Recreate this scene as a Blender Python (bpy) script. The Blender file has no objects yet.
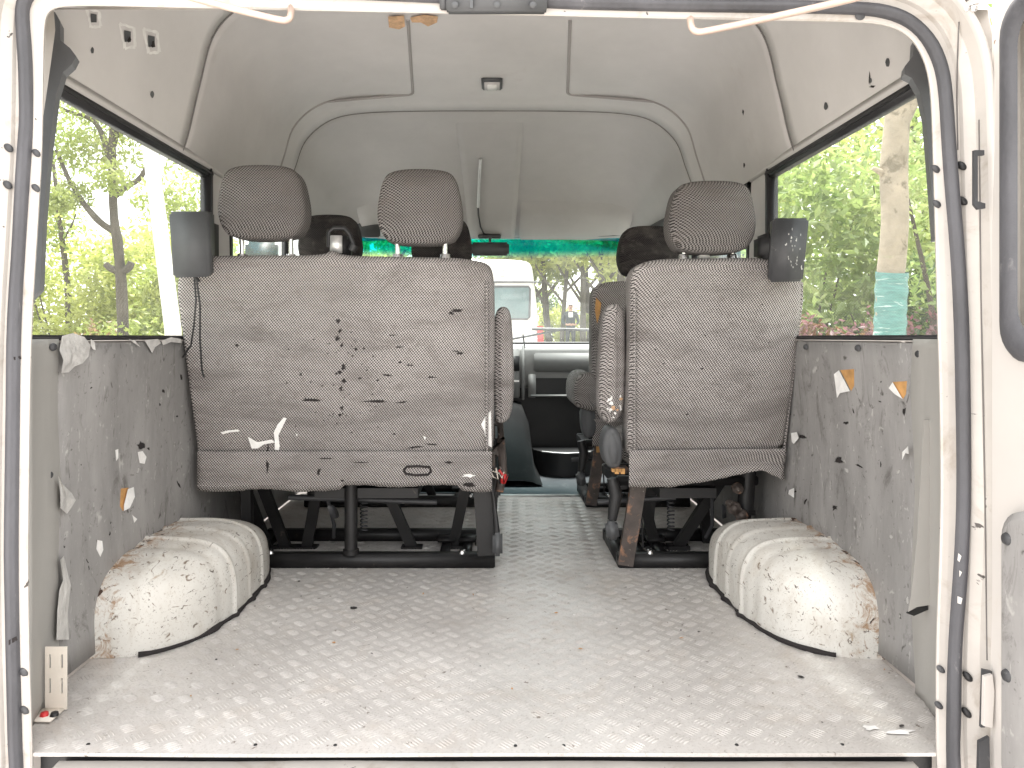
import bpy, bmesh, math, random
from mathutils import Vector, Matrix, noise
from mathutils.bvhtree import BVHTree

random.seed(7)
S = bpy.context.scene
COL = S.collection
F, U0, V0, CZ = 740.0, 495.0, 337.0, 1.40       # focal length in px, vanishing point, eye height


def P(u, v, Y):
    return Vector(((u - U0) / F * Y, Y, CZ + (V0 - v) / F * Y))


def X_(u, Y):
    return (u - U0) / F * Y


def Z_(v, Y):
    return CZ + (V0 - v) / F * Y


# ------------------------------------------------------------------ materials
class NT:
    def __init__(self, name):
        self.m = bpy.data.materials.new(name)
        self.m.use_nodes = True
        self.t = self.m.node_tree
        self.t.nodes.clear()
        self.out = self.n('ShaderNodeOutputMaterial')

    def n(self, typ, **kw):
        nd = self.t.nodes.new(typ)
        for k, v in kw.items():
            setattr(nd, k, v)
        return nd

    def l(self, a, b):
        self.t.links.new(a, b)

    def val(self, sock, v):
        if isinstance(v, bpy.types.NodeSocket):
            self.l(v, sock)
        else:
            sock.default_value = v

    def math(self, op, a, b=0.0, c=0.0, clamp=False):
        nd = self.n('ShaderNodeMath', operation=op)
        nd.use_clamp = clamp
        for i, x in enumerate((a, b, c)):
            self.val(nd.inputs[i], x)
        return nd.outputs[0]

    def coord(self, scale=(1, 1, 1), loc=(0, 0, 0), rot=(0, 0, 0)):
        tc = self.n('ShaderNodeTexCoord')
        mp = self.n('ShaderNodeMapping')
        self.l(tc.outputs['Object'], mp.inputs['Vector'])
        mp.inputs['Scale'].default_value = scale
        mp.inputs['Location'].default_value = loc
        mp.inputs['Rotation'].default_value = rot
        return mp.outputs[0]

    def noise(self, vec, scale, detail=4, rough=.6, dist=0):
        nd = self.n('ShaderNodeTexNoise')
        self.l(vec, nd.inputs['Vector'])
        nd.inputs['Scale'].default_value = scale
        nd.inputs['Detail'].default_value = detail
        nd.inputs['Roughness'].default_value = rough
        nd.inputs['Distortion'].default_value = dist
        return nd.outputs['Fac']

    def step(self, x, lo, hi):
        nd = self.n('ShaderNodeMapRange')
        nd.clamp = True
        self.l(x, nd.inputs['Value'])
        nd.inputs['From Min'].default_value = lo
        nd.inputs['From Max'].default_value = hi
        return nd.outputs[0]

    def mix(self, f, a, b):
        nd = self.n('ShaderNodeMix', data_type='RGBA')
        self.val(nd.inputs[0], f)
        for i, x in ((6, a), (7, b)):
            if isinstance(x, tuple):
                x = x if len(x) == 4 else x + (1,)
            self.val(nd.inputs[i], x)
        return nd.outputs[2]

    def bsdf(self, col, rough=.6, metal=0, spec=.5, bump=None, bstr=.2, bdist=.01):
        b = self.n('ShaderNodeBsdfPrincipled')
        if isinstance(col, tuple):
            col = col if len(col) == 4 else col + (1,)
        self.val(b.inputs['Base Color'], col)
        self.val(b.inputs['Roughness'], rough)
        self.val(b.inputs['Metallic'], metal)
        b.inputs['Specular IOR Level'].default_value = spec
        if bump is not None:
            bn = self.n('ShaderNodeBump')
            bn.inputs['Strength'].default_value = bstr
            bn.inputs['Distance'].default_value = bdist
            self.l(bump, bn.inputs['Height'])
            self.l(bn.outputs[0], b.inputs['Normal'])
        self.l(b.outputs[0], self.out.inputs['Surface'])
        return b


def plain(name, c, rough=.6, metal=0, spec=.5, var=.18, scale=6, dirt=None, dscale=18, dlo=.60, dhi=.68,
          bump=.15, bscale=60, bdist=.003, aniso=(1, 1, 1), dirt2=None, d2scale=90, d2lo=.66, d2hi=.69):
    t = NT(name)
    v = t.coord()
    va = t.coord(scale=aniso)
    n1 = t.noise(va, scale, 5, .65)
    dark = tuple(x * (1 - var) for x in c)
    lite = tuple(min(1, x * (1 + var * .8)) for x in c)
    col = t.mix(t.step(n1, .3, .7), dark, lite)
    if dirt:
        n2 = t.noise(va, dscale, 6, .7, .6)
        col = t.mix(t.step(n2, dlo, dhi), col, dirt)
    if dirt2:
        n4 = t.noise(v, d2scale, 3, .6, .4)
        col = t.mix(t.step(n4, d2lo, d2hi), col, dirt2)
    n3 = t.noise(v, bscale, 4)
    r = t.math('MULTIPLY_ADD', n1, .25, rough - .12)
    t.bsdf(col, r, metal, spec, n3, bump, bdist)
    return t.m


def fabric(name, lite, dark, k=0.0079):
    t = NT(name)
    tc = t.n('ShaderNodeTexCoord')
    sp = t.n('ShaderNodeSeparateXYZ')
    wob = t.noise(t.coord(), 5, 2)
    t.l(tc.outputs['Object'], sp.inputs[0])
    x = t.math('ADD', sp.outputs[0], t.math('MULTIPLY', sp.outputs[1], .8))
    x = t.math('ADD', x, t.math('MULTIPLY', wob, .012))
    z = t.math('ADD', sp.outputs[2], t.math('MULTIPLY', sp.outputs[1], .25))
    w = 2 * math.pi / k
    a = t.math('SINE', t.math('MULTIPLY', x, w))
    b = t.math('SINE', t.math('MULTIPLY', z, w))
    pr = t.math('MULTIPLY', a, b)
    m = t.step(pr, -.30, .26)
    n1 = t.noise(t.coord(), 3.2, 5, .6)
    l2 = t.mix(t.step(n1, .36, .66), tuple(c * .80 for c in lite), lite)
    col = t.mix(m, dark, l2)
    n2 = t.noise(t.coord(scale=(1, 1, 2.0)), 7, 6, .7, .8)
    col = t.mix(t.math('MULTIPLY', t.step(n2, .52, .80), .8), col, (.13, .115, .105))
    n6 = t.noise(t.coord(scale=(.5, 1, 2.5)), 4.0, 5, .65, .5)
    col = t.mix(t.math('MULTIPLY', t.step(n6, .50, .72), .55), col, (.10, .09, .085))
    n7 = t.noise(t.coord(), 38, 4, .7)
    col = t.mix(t.math('MULTIPLY', t.step(n7, .55, .75), .5), col, (.16, .14, .13))
    fz = t.noise(t.coord(), 600, 2)
    h = t.math('ADD', t.math('MULTIPLY', pr, .5), t.math('MULTIPLY', fz, .7))
    wr = t.noise(t.coord(scale=(1, 1, 2.2)), 5.5, 3, .5)
    h = t.math('ADD', h, t.math('MULTIPLY', wr, 7))
    t.bsdf(col, .95, 0, .15, h, .45, .004)
    return t.m


def leafmat(name, c1, c2, c3, transl=.55):
    t = NT(name)
    g = t.n('ShaderNodeNewGeometry')
    r = g.outputs['Random Per Island']
    col = t.mix(r, c1, c2)
    n = t.noise(t.coord(), .9, 3)
    col = t.mix(t.step(n, .45, .7), col, c3)
    d = t.n('ShaderNodeBsdfDiffuse')
    tr = t.n('ShaderNodeBsdfTranslucent')
    t.l(col, d.inputs[0])
    t.l(col, tr.inputs[0])
    mx = t.n('ShaderNodeMixShader')
    mx.inputs[0].default_value = transl
    t.l(d.outputs[0], mx.inputs[1])
    t.l(tr.outputs[0], mx.inputs[2])
    gl = t.n('ShaderNodeBsdfGlossy')
    gl.inputs['Roughness'].default_value = .45
    m2 = t.n('ShaderNodeMixShader')
    m2.inputs[0].default_value = .05
    t.l(mx.outputs[0], m2.inputs[1])
    t.l(gl.outputs[0], m2.inputs[2])
    t.l(m2.outputs[0], t.out.inputs['Surface'])
    return t.m


def glass(name, tint=(.93, .96, .95), refl=.06, haze=.028, band=None):
    """pane: clear transmission, a faint mirror reflection and a film of dust put in to imitate glare and washed-out daylight"""
    t = NT(name)
    tr = t.n('ShaderNodeBsdfTransparent')
    tr.inputs[0].default_value = tint + (1,)
    gl = t.n('ShaderNodeBsdfGlossy')
    gl.inputs['Roughness'].default_value = .02
    df = t.n('ShaderNodeBsdfTranslucent')
    df.inputs[0].default_value = (.8, .79, .76, 1)
    m1 = t.n('ShaderNodeMixShader')
    m1.inputs[0].default_value = refl
    m2 = t.n('ShaderNodeMixShader')
    dn = t.noise(t.coord(), 9, 6, .7)
    dv = t.math('MULTIPLY_ADD', t.step(dn, .35, .8), haze, haze * .5)  # translucent scatter added for the glare and haze over the view
    if band:
        tc = t.n('ShaderNodeTexCoord')
        sp = t.n('ShaderNodeSeparateXYZ')
        t.l(tc.outputs['Object'], sp.inputs[0])
        f = t.step(sp.outputs[2], band[0], band[1])
        t.l(t.mix(f, tint, band[2]), tr.inputs[0])
        t.l(t.mix(f, (.8, .79, .76), band[3]), df.inputs[0])
        dv = t.math('MULTIPLY_ADD', f, .03, dv)
    t.l(dv, m2.inputs[0])
    t.l(tr.outputs[0], m1.inputs[1])
    t.l(gl.outputs[0], m1.inputs[2])
    t.l(m1.outputs[0], m2.inputs[1])
    t.l(df.outputs[0], m2.inputs[2])
    t.l(m2.outputs[0], t.out.inputs['Surface'])
    return t.m


MT = {}
MT['head'] = plain('headliner_plastic', (.575, .555, .548), .62, var=.10, scale=2.5, bump=.06, bscale=160,
                   dirt=(.45, .41, .39), dscale=2.2, dlo=.60, dhi=.85)
MT['head_shade'] = plain('shaded_headliner_plastic', (.47, .455, .448), .62, var=.10, scale=2.5, bump=.06, bscale=160)  # headliner plastic darkened, so the cab's shade sits in its colour
MT['quarter'] = plain('quarter_trim_plastic', (.66, .64, .63), .6, var=.08, scale=3, bump=.06, bscale=160)
MT['seam'] = plain('headliner_seam', (.16, .15, .145), .8, var=.2)
MT['seam2'] = plain('headliner_groove', (.33, .31, .30), .7, var=.1)
MT['panel'] = plain('vinyl_wall_board', (.285, .275, .27), .6, var=.36, scale=5, aniso=(1, 1, .35), bump=.25, bscale=120,
                    dirt=(.08, .075, .07), dscale=16, dlo=.64, dhi=.72, dirt2=(.40, .39, .37), d2scale=45, d2lo=.68, d2hi=.72)
MT['panel_b'] = plain('pillar_trim_plastic', (.36, .35, .33), .6, var=.12, scale=4, aniso=(1, 1, .3), bump=.1, bscale=160,
                      dirt=(.2, .19, .17), dscale=12, dlo=.66, dhi=.76)
MT['dgrey'] = plain('dark_grey_plastic', (.085, .088, .092), .55, var=.2, scale=7, bump=.1, bscale=200)
MT['mgrey'] = plain('grey_corner_plastic', (.15, .155, .165), .55, var=.15, scale=7, bump=.1, bscale=200)
MT['dkgrey2'] = plain('scuffed_black_plastic', (.055, .056, .06), .5, var=.3, scale=9, bump=.1, bscale=200,
                      dirt=(.16, .155, .15), dscale=30, dlo=.62, dhi=.70)
MT['black'] = plain('black_plastic', (.02, .02, .021), .5, var=.2)
MT['rubber'] = plain('rubber_seal', (.080, .080, .088), .6, var=.45, scale=9, aniso=(1, 1, .25), bump=.5, bscale=70,
                     dirt=(.30, .29, .29), dscale=14, dlo=.62, dhi=.72)
MT['rubber_b'] = plain('black_window_rubber', (.022, .022, .024), .45, var=.2)
MT['white'] = plain('white_van_paint', (.59, .56, .53), .35, var=.05, scale=3, bump=.03, bscale=30,
                    dirt=(.55, .50, .43), dscale=6, dlo=.60, dhi=.80, dirt2=(.20, .12, .08), d2scale=26, d2lo=.735, d2hi=.75)
MT['white_old'] = plain('scratched_white_paint', (.52, .49, .455), .45, var=.12, scale=5, bump=.08, bscale=30,
                        dirt=(.34, .29, .24), dscale=9, dlo=.55, dhi=.74, dirt2=(.08, .07, .065), d2scale=40, d2lo=.69, d2hi=.72)
MT['glass'] = glass('window_glass')
MT['fab'] = fabric('check_seat_fabric', (.57, .535, .515), (.045, .041, .040))
MT['fab_h'] = fabric('check_headrest_fabric', (.29, .272, .262), (.016, .015, .015))
MT['fab_d'] = fabric('dark_headrest_fabric', (.055, .05, .05), (.016, .015, .016))
MT['steel'] = plain('black_painted_steel', (.012, .0115, .012), .5, var=.4, scale=14, bump=.1, bscale=90,
                    dirt=(.10, .08, .07), dscale=24, dlo=.64, dhi=.72)
MT['steel_r'] = plain('worn_rusty_steel', (.085, .068, .06), .6, var=.4, scale=20, bump=.3, bscale=90,
                      dirt=(.33, .17, .10), dscale=20, dlo=.55, dhi=.64, dirt2=(.45, .40, .36), d2scale=60, d2lo=.66, d2hi=.70)
MT['chrome'] = plain('bright_metal', (.72, .71, .70), .25, 1.0, var=.1, bump=.02)
MT['flake'] = plain('torn_white_backing', (.84, .83, .81), .8, var=.15, scale=30, bump=.3)
MT['clear'] = plain('torn_plastic_film', (.60, .59, .57), .35, var=.25, scale=30, bump=.6, bscale=40, bdist=.01)
MT['orange'] = plain('orange_board_core', (.55, .30, .11), .85, var=.3, scale=30)
MT['foam'] = plain('old_foam', (.62, .40, .24), .95, var=.3, scale=60, bump=.5)
MT['dark'] = plain('dark_stain', (.022, .018, .018), .9, var=.3, scale=40)


def stain(name, c, ns=160, k=.9):
    t = NT(name)
    at = t.n('ShaderNodeAttribute', attribute_name='fade')
    n1 = t.noise(t.coord(), ns, 4, .7)
    f = t.step(t.math('MULTIPLY_ADD', n1, 1.5, t.math('SUBTRACT', t.math('MULTIPLY', at.outputs['Fac'], 1.25), 1.05)), .0, .55)
    f = t.math('MULTIPLY', f, k)
    b = t.n('ShaderNodeBsdfPrincipled')
    b.inputs['Base Color'].default_value = c + (1,)
    b.inputs['Roughness'].default_value = .95
    tr = t.n('ShaderNodeBsdfTransparent')
    mx = t.n('ShaderNodeMixShader')
    t.l(f, mx.inputs[0])
    t.l(tr.outputs[0], mx.inputs[1])
    t.l(b.outputs[0], mx.inputs[2])
    t.l(mx.outputs[0], t.out.inputs['Surface'])
    return t.m


MT['stain'] = stain('soaked_dark_stain', (.020, .016, .016))
MT['wscuff'] = stain('pale_scuff', (.55, .54, .52), 220, .75)
MT['cream'] = plain('cream_steel_bracket', (.76, .70, .62), .4, var=.08, scale=20, dirt=(.35, .18, .09), dscale=30, dlo=.68, dhi=.75)
MT['red'] = plain('red_plastic', (.55, .03, .03), .4)
MT['cabfloor'] = plain('cab_floor_vinyl', (.040, .044, .050), .5, var=.3, scale=6, dirt=(.12, .12, .12), dscale=10, dlo=.56, dhi=.74)
MT['pvglass'] = plain('parked_van_window', (.10, .15, .15), .08, var=.3, scale=3)
MT['dash'] = plain('grey_dashboard', (.25, .25, .245), .55, var=.12, scale=5, bump=.1, bscale=200)
MT['tunnel'] = plain('engine_cover', (.014, .014, .0145), .9, spec=.12, var=.35, scale=7, dirt=(.03, .029, .028), dscale=9, dlo=.55, dhi=.75)
MT['rod'] = plain('tarnished_rod', (.58, .45, .38), .35, .3, var=.2, scale=16)
MT['alu'] = plain('aluminium_strip', (.70, .70, .69), .35, .6, var=.15)


def board_mat():
    t = NT('scuffed_vinyl_board')
    v = t.coord()
    n1 = t.noise(t.coord(scale=(1, 1, .3)), 6, 6, .7)
    col = t.mix(t.step(n1, .30, .70), (.215, .209, .204), (.37, .36, .352))
    n2 = t.noise(t.coord(scale=(1, 1, .45)), 15, 6, .75, .8)
    col = t.mix(t.math('MULTIPLY', t.step(n2, .56, .72), .8), col, (.085, .078, .072))
    low = t.noise(v, 2.0, 2)
    for sc, rot, c, th, k in ((7, .5, (.50, .49, .47), .010, .8), (9, -.7, (.06, .055, .05), .012, .9), (13, 1.3, (.48, .47, .45), .010, .7)):
        n3 = t.noise(t.coord(scale=(1, 1, .35), rot=(rot, 0, 0)), sc, 2, .5, .4)
        line = t.math('SUBTRACT', 1.0, t.step(t.math('ABSOLUTE', t.math('SUBTRACT', n3, .5)), .002, th))
        brk = t.step(t.noise(v, 26 + sc, 3), .56, .64)
        col = t.mix(t.math('MULTIPLY', t.math('MULTIPLY', line, brk), k), col, c)
    n4 = t.noise(v, 75, 4, .7)
    col = t.mix(t.math('MULTIPLY', t.step(n4, .60, .70), .35), col, (.40, .39, .37))
    n5 = t.noise(v, 52, 4, .7, .5)
    col = t.mix(t.math('MULTIPLY', t.step(n5, .635, .68), .55), col, (.07, .06, .055))
    t.bsdf(col, t.math('MULTIPLY_ADD', n1, .3, .42), 0, .45, n2, .25, .002)
    return t.m


def arch_mat():
    t = NT('rusting_cream_paint')
    v = t.coord()
    n1 = t.noise(v, 5, 5)
    col = t.mix(t.step(n1, .3, .7), (.62, .60, .555), (.74, .725, .68))
    # long scratches + chips down to primer
    chips = t.noise(t.coord(scale=(1, .5, 1)), 70, 5, .72, 1.2)
    col = t.mix(t.step(chips, .615, .65), col, (.10, .075, .06))
    ch2 = t.noise(t.coord(scale=(1, 1, .5)), 17, 5, .7, 1.0)
    col = t.mix(t.step(ch2, .66, .72), col, (.40, .32, .24))
    gr = t.noise(t.coord(scale=(1, 1, .4)), 8, 7, .75, .6)
    col = t.mix(t.math('MULTIPLY', t.step(gr, .48, .76), .7), col, (.40, .34, .27))
    sp2 = t.noise(v, 210, 4, .7)
    col = t.mix(t.math('MULTIPLY', t.step(sp2, .58, .68), .6), col, (.30, .23, .17))
    for sc, rot in ((10, .6), (14, -.5)):
        n9 = t.noise(t.coord(scale=(1, .4, 1), rot=(0, rot, 0)), sc, 2, .5, .3)
        ln = t.math('SUBTRACT', 1.0, t.step(t.math('ABSOLUTE', t.math('SUBTRACT', n9, .5)), .002, .009))
        col = t.mix(t.math('MULTIPLY', ln, t.step(t.noise(v, 30 + sc, 3), .54, .62)), col, (.20, .15, .11))
    # rust creeps out from the wall edge (|x| large)
    tc = t.n('ShaderNodeTexCoord')
    sp = t.n('ShaderNodeSeparateXYZ')
    t.l(tc.outputs['Object'], sp.inputs[0])
    ax = t.math('ABSOLUTE', t.math('ADD', sp.outputs[0], .018))
    edge = t.step(ax, .72, .87)
    rn = t.noise(v, 22, 6, .75, 1.2)
    ru = t.step(t.math('MULTIPLY_ADD', edge, .29, rn), .72, .84)
    col = t.mix(t.math('MULTIPLY', ru, .85), col, (.33, .19, .095))
    ru2 = t.step(t.math('MULTIPLY_ADD', edge, .24, t.noise(v, 34, 5, .7, .5)), .80, .83)
    col = t.mix(ru2, col, (.06, .035, .025))
    t.bsdf(col, .5, 0, .4, chips, .15, .003)
    return t.m


def floor_mat():
    t = NT('worn_tread_plate')
    v = t.coord()
    n1 = t.noise(v, 3.0, 6, .65)
    col = t.mix(t.step(n1, .35, .68), (.58, .555, .53), (.75, .725, .695))
    n2 = t.noise(v, 6.5, 7, .75, .8)
    col = t.mix(t.math('MULTIPLY', t.step(n2, .52, .80), .6), col, (.50, .43, .36))
    n3 = t.noise(v, 60, 4, .7, .5)
    col = t.mix(t.step(n3, .645, .69), col, (.22, .18, .15))
    n5 = t.noise(v, 160, 4, .7)
    col = t.mix(t.math('MULTIPLY', t.step(n5, .50, .70), .55), col, (.40, .37, .34))
    r = t.math('MULTIPLY_ADD', n2, .35, .30)
    t.bsdf(col, r, .30, .5, n5, .2, .0015)
    return t.m


MT['panel'] = board_mat()
MT['arch'] = arch_mat()
MT['tread'] = floor_mat()
MT['wind'] = glass('windscreen_glass', (.92, .95, .95), .05, .020, band=(CZ + .408, CZ + .445, (.05, .62, .66), (.01, .36, .40)))
MT['bark'] = plain('grey_bark', (.095, .08, .066), .9, var=.4, scale=9, aniso=(1, 1, .3), bump=.8, bscale=22, bdist=.03)
MT['bark_p'] = plain('pale_plane_bark', (.33, .275, .21), .85, var=.25, scale=5, bump=.5, bscale=14, bdist=.03,
                     dirt=(.17, .14, .10), dscale=6, dlo=.55, dhi=.62)
MT['wrap'] = plain('green_tree_wrap', (.10, .235, .215), .45, var=.35, scale=14, aniso=(1, 1, 7), bump=.5, bscale=30,
                   dirt=(.45, .52, .50), dscale=4, dlo=.60, dhi=.66)
MT['leaf_a'] = leafmat('bright_leaves', (.25, .31, .075), (.37, .43, .12), (.42, .44, .16))
MT['leaf_b'] = leafmat('green_leaves', (.17, .25, .07), (.31, .39, .13), (.43, .46, .19))
MT['leaf_c'] = leafmat('lime_leaves', (.42, .46, .11), (.54, .56, .19), (.36, .42, .11))
MT['leaf_r'] = leafmat('reddish_leaves', (.22, .09, .05), (.34, .20, .11), (.24, .22, .07))
MT['leaf_p'] = leafmat('purple_leaves', (.17, .065, .085), (.28, .13, .15), (.14, .08, .07))
MT['leaf_d'] = leafmat('dull_leaves', (.05, .10, .03), (.09, .15, .045), (.11, .15, .06))
MT['grass'] = plain('verge_ground', (.27, .25, .22), .95, var=.4, scale=2, dirt=(.13, .16, .06), dscale=3, dlo=.5, dhi=.65)
MT['asph'] = plain('pale_concrete', (.44, .42, .41), .9, var=.2, scale=1.5, bump=.5, bscale=140)
MT['kerb'] = plain('kerb_stone', (.40, .39, .37), .8, var=.15)


# ------------------------------------------------------------------ mesh building
class MB:
    def __init__(s):
        s.v, s.f, s.m, s.sm = [], [], [], []
        s.fade = {}

    def add(s, vs, fs, mi=0, smooth=False):
        o = len(s.v)
        s.v += [Vector(p) for p in vs]
        for f in fs:
            s.f.append([i + o for i in f])
            s.m.append(mi)
            s.sm.append(smooth)
        return s

    def box(s, a, b, mi=0, rot=None, bev=0.0):
        """axis box from corner a to corner b; chamfered edges if bev"""
        a, b = Vector(a), Vector(b)
        c, h = (a + b) / 2, Vector([abs(x) / 2 for x in (b - a)])
        bev = min(bev, min(h) * .6)
        if bev <= 0:
            vs = [Vector((x * h.x, y * h.y, z * h.z)) for x in (-1, 1) for y in (-1, 1) for z in (-1, 1)]
            fs = [(0, 1, 3, 2), (4, 6, 7, 5), (0, 4, 5, 1), (2, 3, 7, 6), (0, 2, 6, 4), (1, 5, 7, 3)]
        else:
            bm = bmesh.new()
            bmesh.ops.create_cube(bm, size=2)
            for w in bm.verts:
                w.co = Vector((w.co.x * h.x, w.co.y * h.y, w.co.z * h.z))
            bmesh.ops.bevel(bm, geom=bm.edges[:], offset=bev, segments=2, affect='EDGES')
            bm.verts.index_update()
            vs = [w.co.copy() for w in bm.verts]
            fs = [[w.index for w in f.verts] for f in bm.faces]
            bm.free()
        if rot is not None:
            vs = [rot @ w for w in vs]
        return s.add([w + c for w in vs], fs, mi, bev > 0)

    def tube(s, pts, r, seg=10, mi=0, cap=True, flat=1.0, smooth=True):
        pts = [Vector(p) for p in pts]
        n = len(pts)
        rr = r if isinstance(r, (list, tuple)) else [r] * n
        rings, up = [], None
        for i, p in enumerate(pts):
            t = (pts[min(i + 1, n - 1)] - pts[max(i - 1, 0)]).normalized()
            if up is None:
                up = Vector((0, 0, 1)) if abs(t.z) < .9 else Vector((0, 1, 0))
            a = t.cross(up).normalized()
            b = a.cross(t).normalized()
            up = b
            rings.append([p + a * math.cos(k / seg * 2 * math.pi) * rr[i] + b * math.sin(k / seg * 2 * math.pi) * rr[i] * flat
                          for k in range(seg)])
        vs = [q for R in rings for q in R]
        fs = []
        for i in range(n - 1):
            for k in range(seg):
                k2 = (k + 1) % seg
                fs.append((i * seg + k, i * seg + k2, (i + 1) * seg + k2, (i + 1) * seg + k))
        s.add(vs, fs, mi, smooth)
        if cap:
            s.add(rings[0], [list(range(seg))[::-1]], mi)
            s.add(rings[-1], [list(range(seg))], mi)
        return s

    def bar(s, a, b, w, d, mi=0):
        """rectangular bar between two points; w along x-ish, d along the other"""
        a, b = Vector(a), Vector(b)
        t = (b - a).normalized()
        ref = Vector((0, 1, 0)) if abs(t.y) < .9 else Vector((0, 0, 1))
        e = t.cross(ref).normalized() * w / 2
        g = e.cross(t).normalized() * d / 2
        vs = [p + i * e + j * g for p in (a, b) for i, j in ((-1, -1), (1, -1), (1, 1), (-1, 1))]
        return s.add(vs, [(0, 1, 2, 3), (7, 6, 5, 4), (0, 4, 5, 1), (1, 5, 6, 2), (2, 6, 7, 3), (3, 7, 4, 0)], mi)

    def grid(s, rows, mi=0, smooth=True, close=False):
        n, m = len(rows), len(rows[0])
        fs = []
        for i in range(n - 1):
            for j in range(m - 1 + (1 if close else 0)):
                j2 = (j + 1) % m
                fs.append((i * m + j, i * m + j2, (i + 1) * m + j2, (i + 1) * m + j))
        return s.add([p for r in rows for p in r], fs, mi, smooth)

    def prism(s, pts, d, mi=0):
        """extrude polygon pts by vector d"""
        pts, d = [Vector(p) for p in pts], Vector(d)
        n = len(pts)
        fs = [list(range(n))[::-1], list(range(n, 2 * n))]
        fs += [(i, (i + 1) % n, n + (i + 1) % n, n + i) for i in range(n)]
        return s.add(pts + [p + d for p in pts], fs, mi)

    def disc(s, c, nrm, r, h=.004, seg=14, mi=0, squash=1):
        nrm = Vector(nrm).normalized()
        a = nrm.orthogonal().normalized()
        b = nrm.cross(a)
        if abs(a.z) > abs(b.z):
            a, b = b, a
        r0 = [Vector(c) + (a * math.cos(k / seg * 6.2832) * squash + b * math.sin(k / seg * 6.2832)) * r for k in range(seg)]
        r1 = [Vector(c) + (p - Vector(c)) * .8 + nrm * h for p in r0]
        s.add(r0 + r1, [(i, (i + 1) % seg, seg + (i + 1) % seg, seg + i) for i in range(seg)] + [list(range(seg, 2 * seg))], mi, True)
        return s

    def bvh(s):
        return BVHTree.FromPolygons(s.v, s.f)

    def build(s, name, mat, parent=None, kind=None, thick=0):
        mats = mat if isinstance(mat, list) else [mat]
        off = OFF.get(parent.name, Vector()) if parent else Vector()
        me = bpy.data.meshes.new(name)
        me.from_pydata([p - off for p in s.v], [], s.f)
        for m in mats:
            me.materials.append(m if not isinstance(m, str) else MT[m])
        for p, mi, sm in zip(me.polygons, s.m, s.sm):
            p.material_index = mi
            p.use_smooth = sm
        if s.fade:
            at = me.attributes.new('fade', 'FLOAT', 'POINT')
            for i, d in enumerate(at.data):
                d.value = s.fade.get(i, 1.0)
        bm = bmesh.new()
        bm.from_mesh(me)
        bmesh.ops.recalc_face_normals(bm, faces=bm.faces[:])
        bm.to_mesh(me)
        bm.free()
        me.update()
        o = bpy.data.objects.new(name, me)
        COL.objects.link(o)
        if parent:
            o.parent = parent
        OFF[o.name] = off
        if kind:
            o['kind'] = kind
        if thick:
            md = o.modifiers.new('thickness', 'SOLIDIFY')
            md.thickness = thick
            md.offset = 0
        return o


class EMB(MB):
    """like MB, but every piece added becomes a part of its own"""
    def __init__(s):
        super().__init__()
        s.starts, s.solid = {}, False

    def add(s, vs, fs, mi=0, smooth=False):
        if not s.solid:
            s.starts[len(s.f)] = len(s.v)
        return super().add(vs, fs, mi, smooth)

    def tube(s, *a, **k):
        s.starts[len(s.f)] = len(s.v)
        s.solid = True
        super().tube(*a, **k)
        s.solid = False
        return s

    def build(s, name, mat, parent=None, **k):
        mats = mat if isinstance(mat, list) else [mat]
        isl, cur = [], None
        for fi, (f, m, sm) in enumerate(zip(s.f, s.m, s.sm)):
            if fi in s.starts:
                cur = MB()
                isl.append(cur)
                cur.lo = s.starts[fi]
            cur.f.append(f)
            cur.m.append(m)
            cur.sm.append(sm)
        for i in isl:
            hi = max(max(f) for f in i.f)
            i.v = s.v[i.lo:hi + 1]
            i.fade = {k - i.lo: q for k, q in s.fade.items() if i.lo <= k <= hi}
            i.f = [[q - i.lo for q in f] for f in i.f]
            mm = i.m[0]
            i.m = [0] * len(i.f)
            i.build(name, mats[mm], parent, **k)


OFF = {}


def thing(name, loc, label, cat, group=None):
    o = bpy.data.objects.new(name, None)
    o.empty_display_size = .1
    COL.objects.link(o)
    o.location = loc
    o['label'], o['category'] = label, cat
    if group:
        o['group'] = group
    OFF[o.name] = Vector(loc)
    return o


def tagm(o, label, cat, group=None):
    o['label'], o['category'] = label, cat
    if group:
        o['group'] = group
    return o


def chaikin(pts, n=2, closed=True):
    for _ in range(n):
        q = []
        m = len(pts)
        rng = range(m if closed else m - 1)
        if not closed:
            q.append(pts[0])
        for i in rng:
            a, b = pts[i], pts[(i + 1) % m]
            q.append(tuple(a[k] * .75 + b[k] * .25 for k in range(len(a))))
            q.append(tuple(a[k] * .25 + b[k] * .75 for k in range(len(a))))
        if not closed:
            q.append(pts[-1])
        pts = q
    return pts


def crom(pts, t):
    """Catmull-Rom through a list of tuples, t in 0..n-1"""
    n = len(pts)
    i = min(int(t), n - 2)
    f = t - i
    p0, p1, p2, p3 = pts[max(i - 1, 0)], pts[i], pts[i + 1], pts[min(i + 2, n - 1)]
    return tuple(.5 * (2 * b + (c - a) * f + (2 * a - 5 * b + 4 * c - d) * f * f + (3 * b - a - 3 * c + d) * f ** 3)
                 for a, b, c, d in zip(p0, p1, p2, p3))


def resample(pts, step):
    out = []
    n = len(pts)
    for i in range(n):
        a, b = Vector(pts[i]), Vector(pts[(i + 1) % n])
        k = max(1, int((b - a).length / step))
        out += [tuple(a.lerp(b, j / k)) for j in range(k)]
    return out


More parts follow.
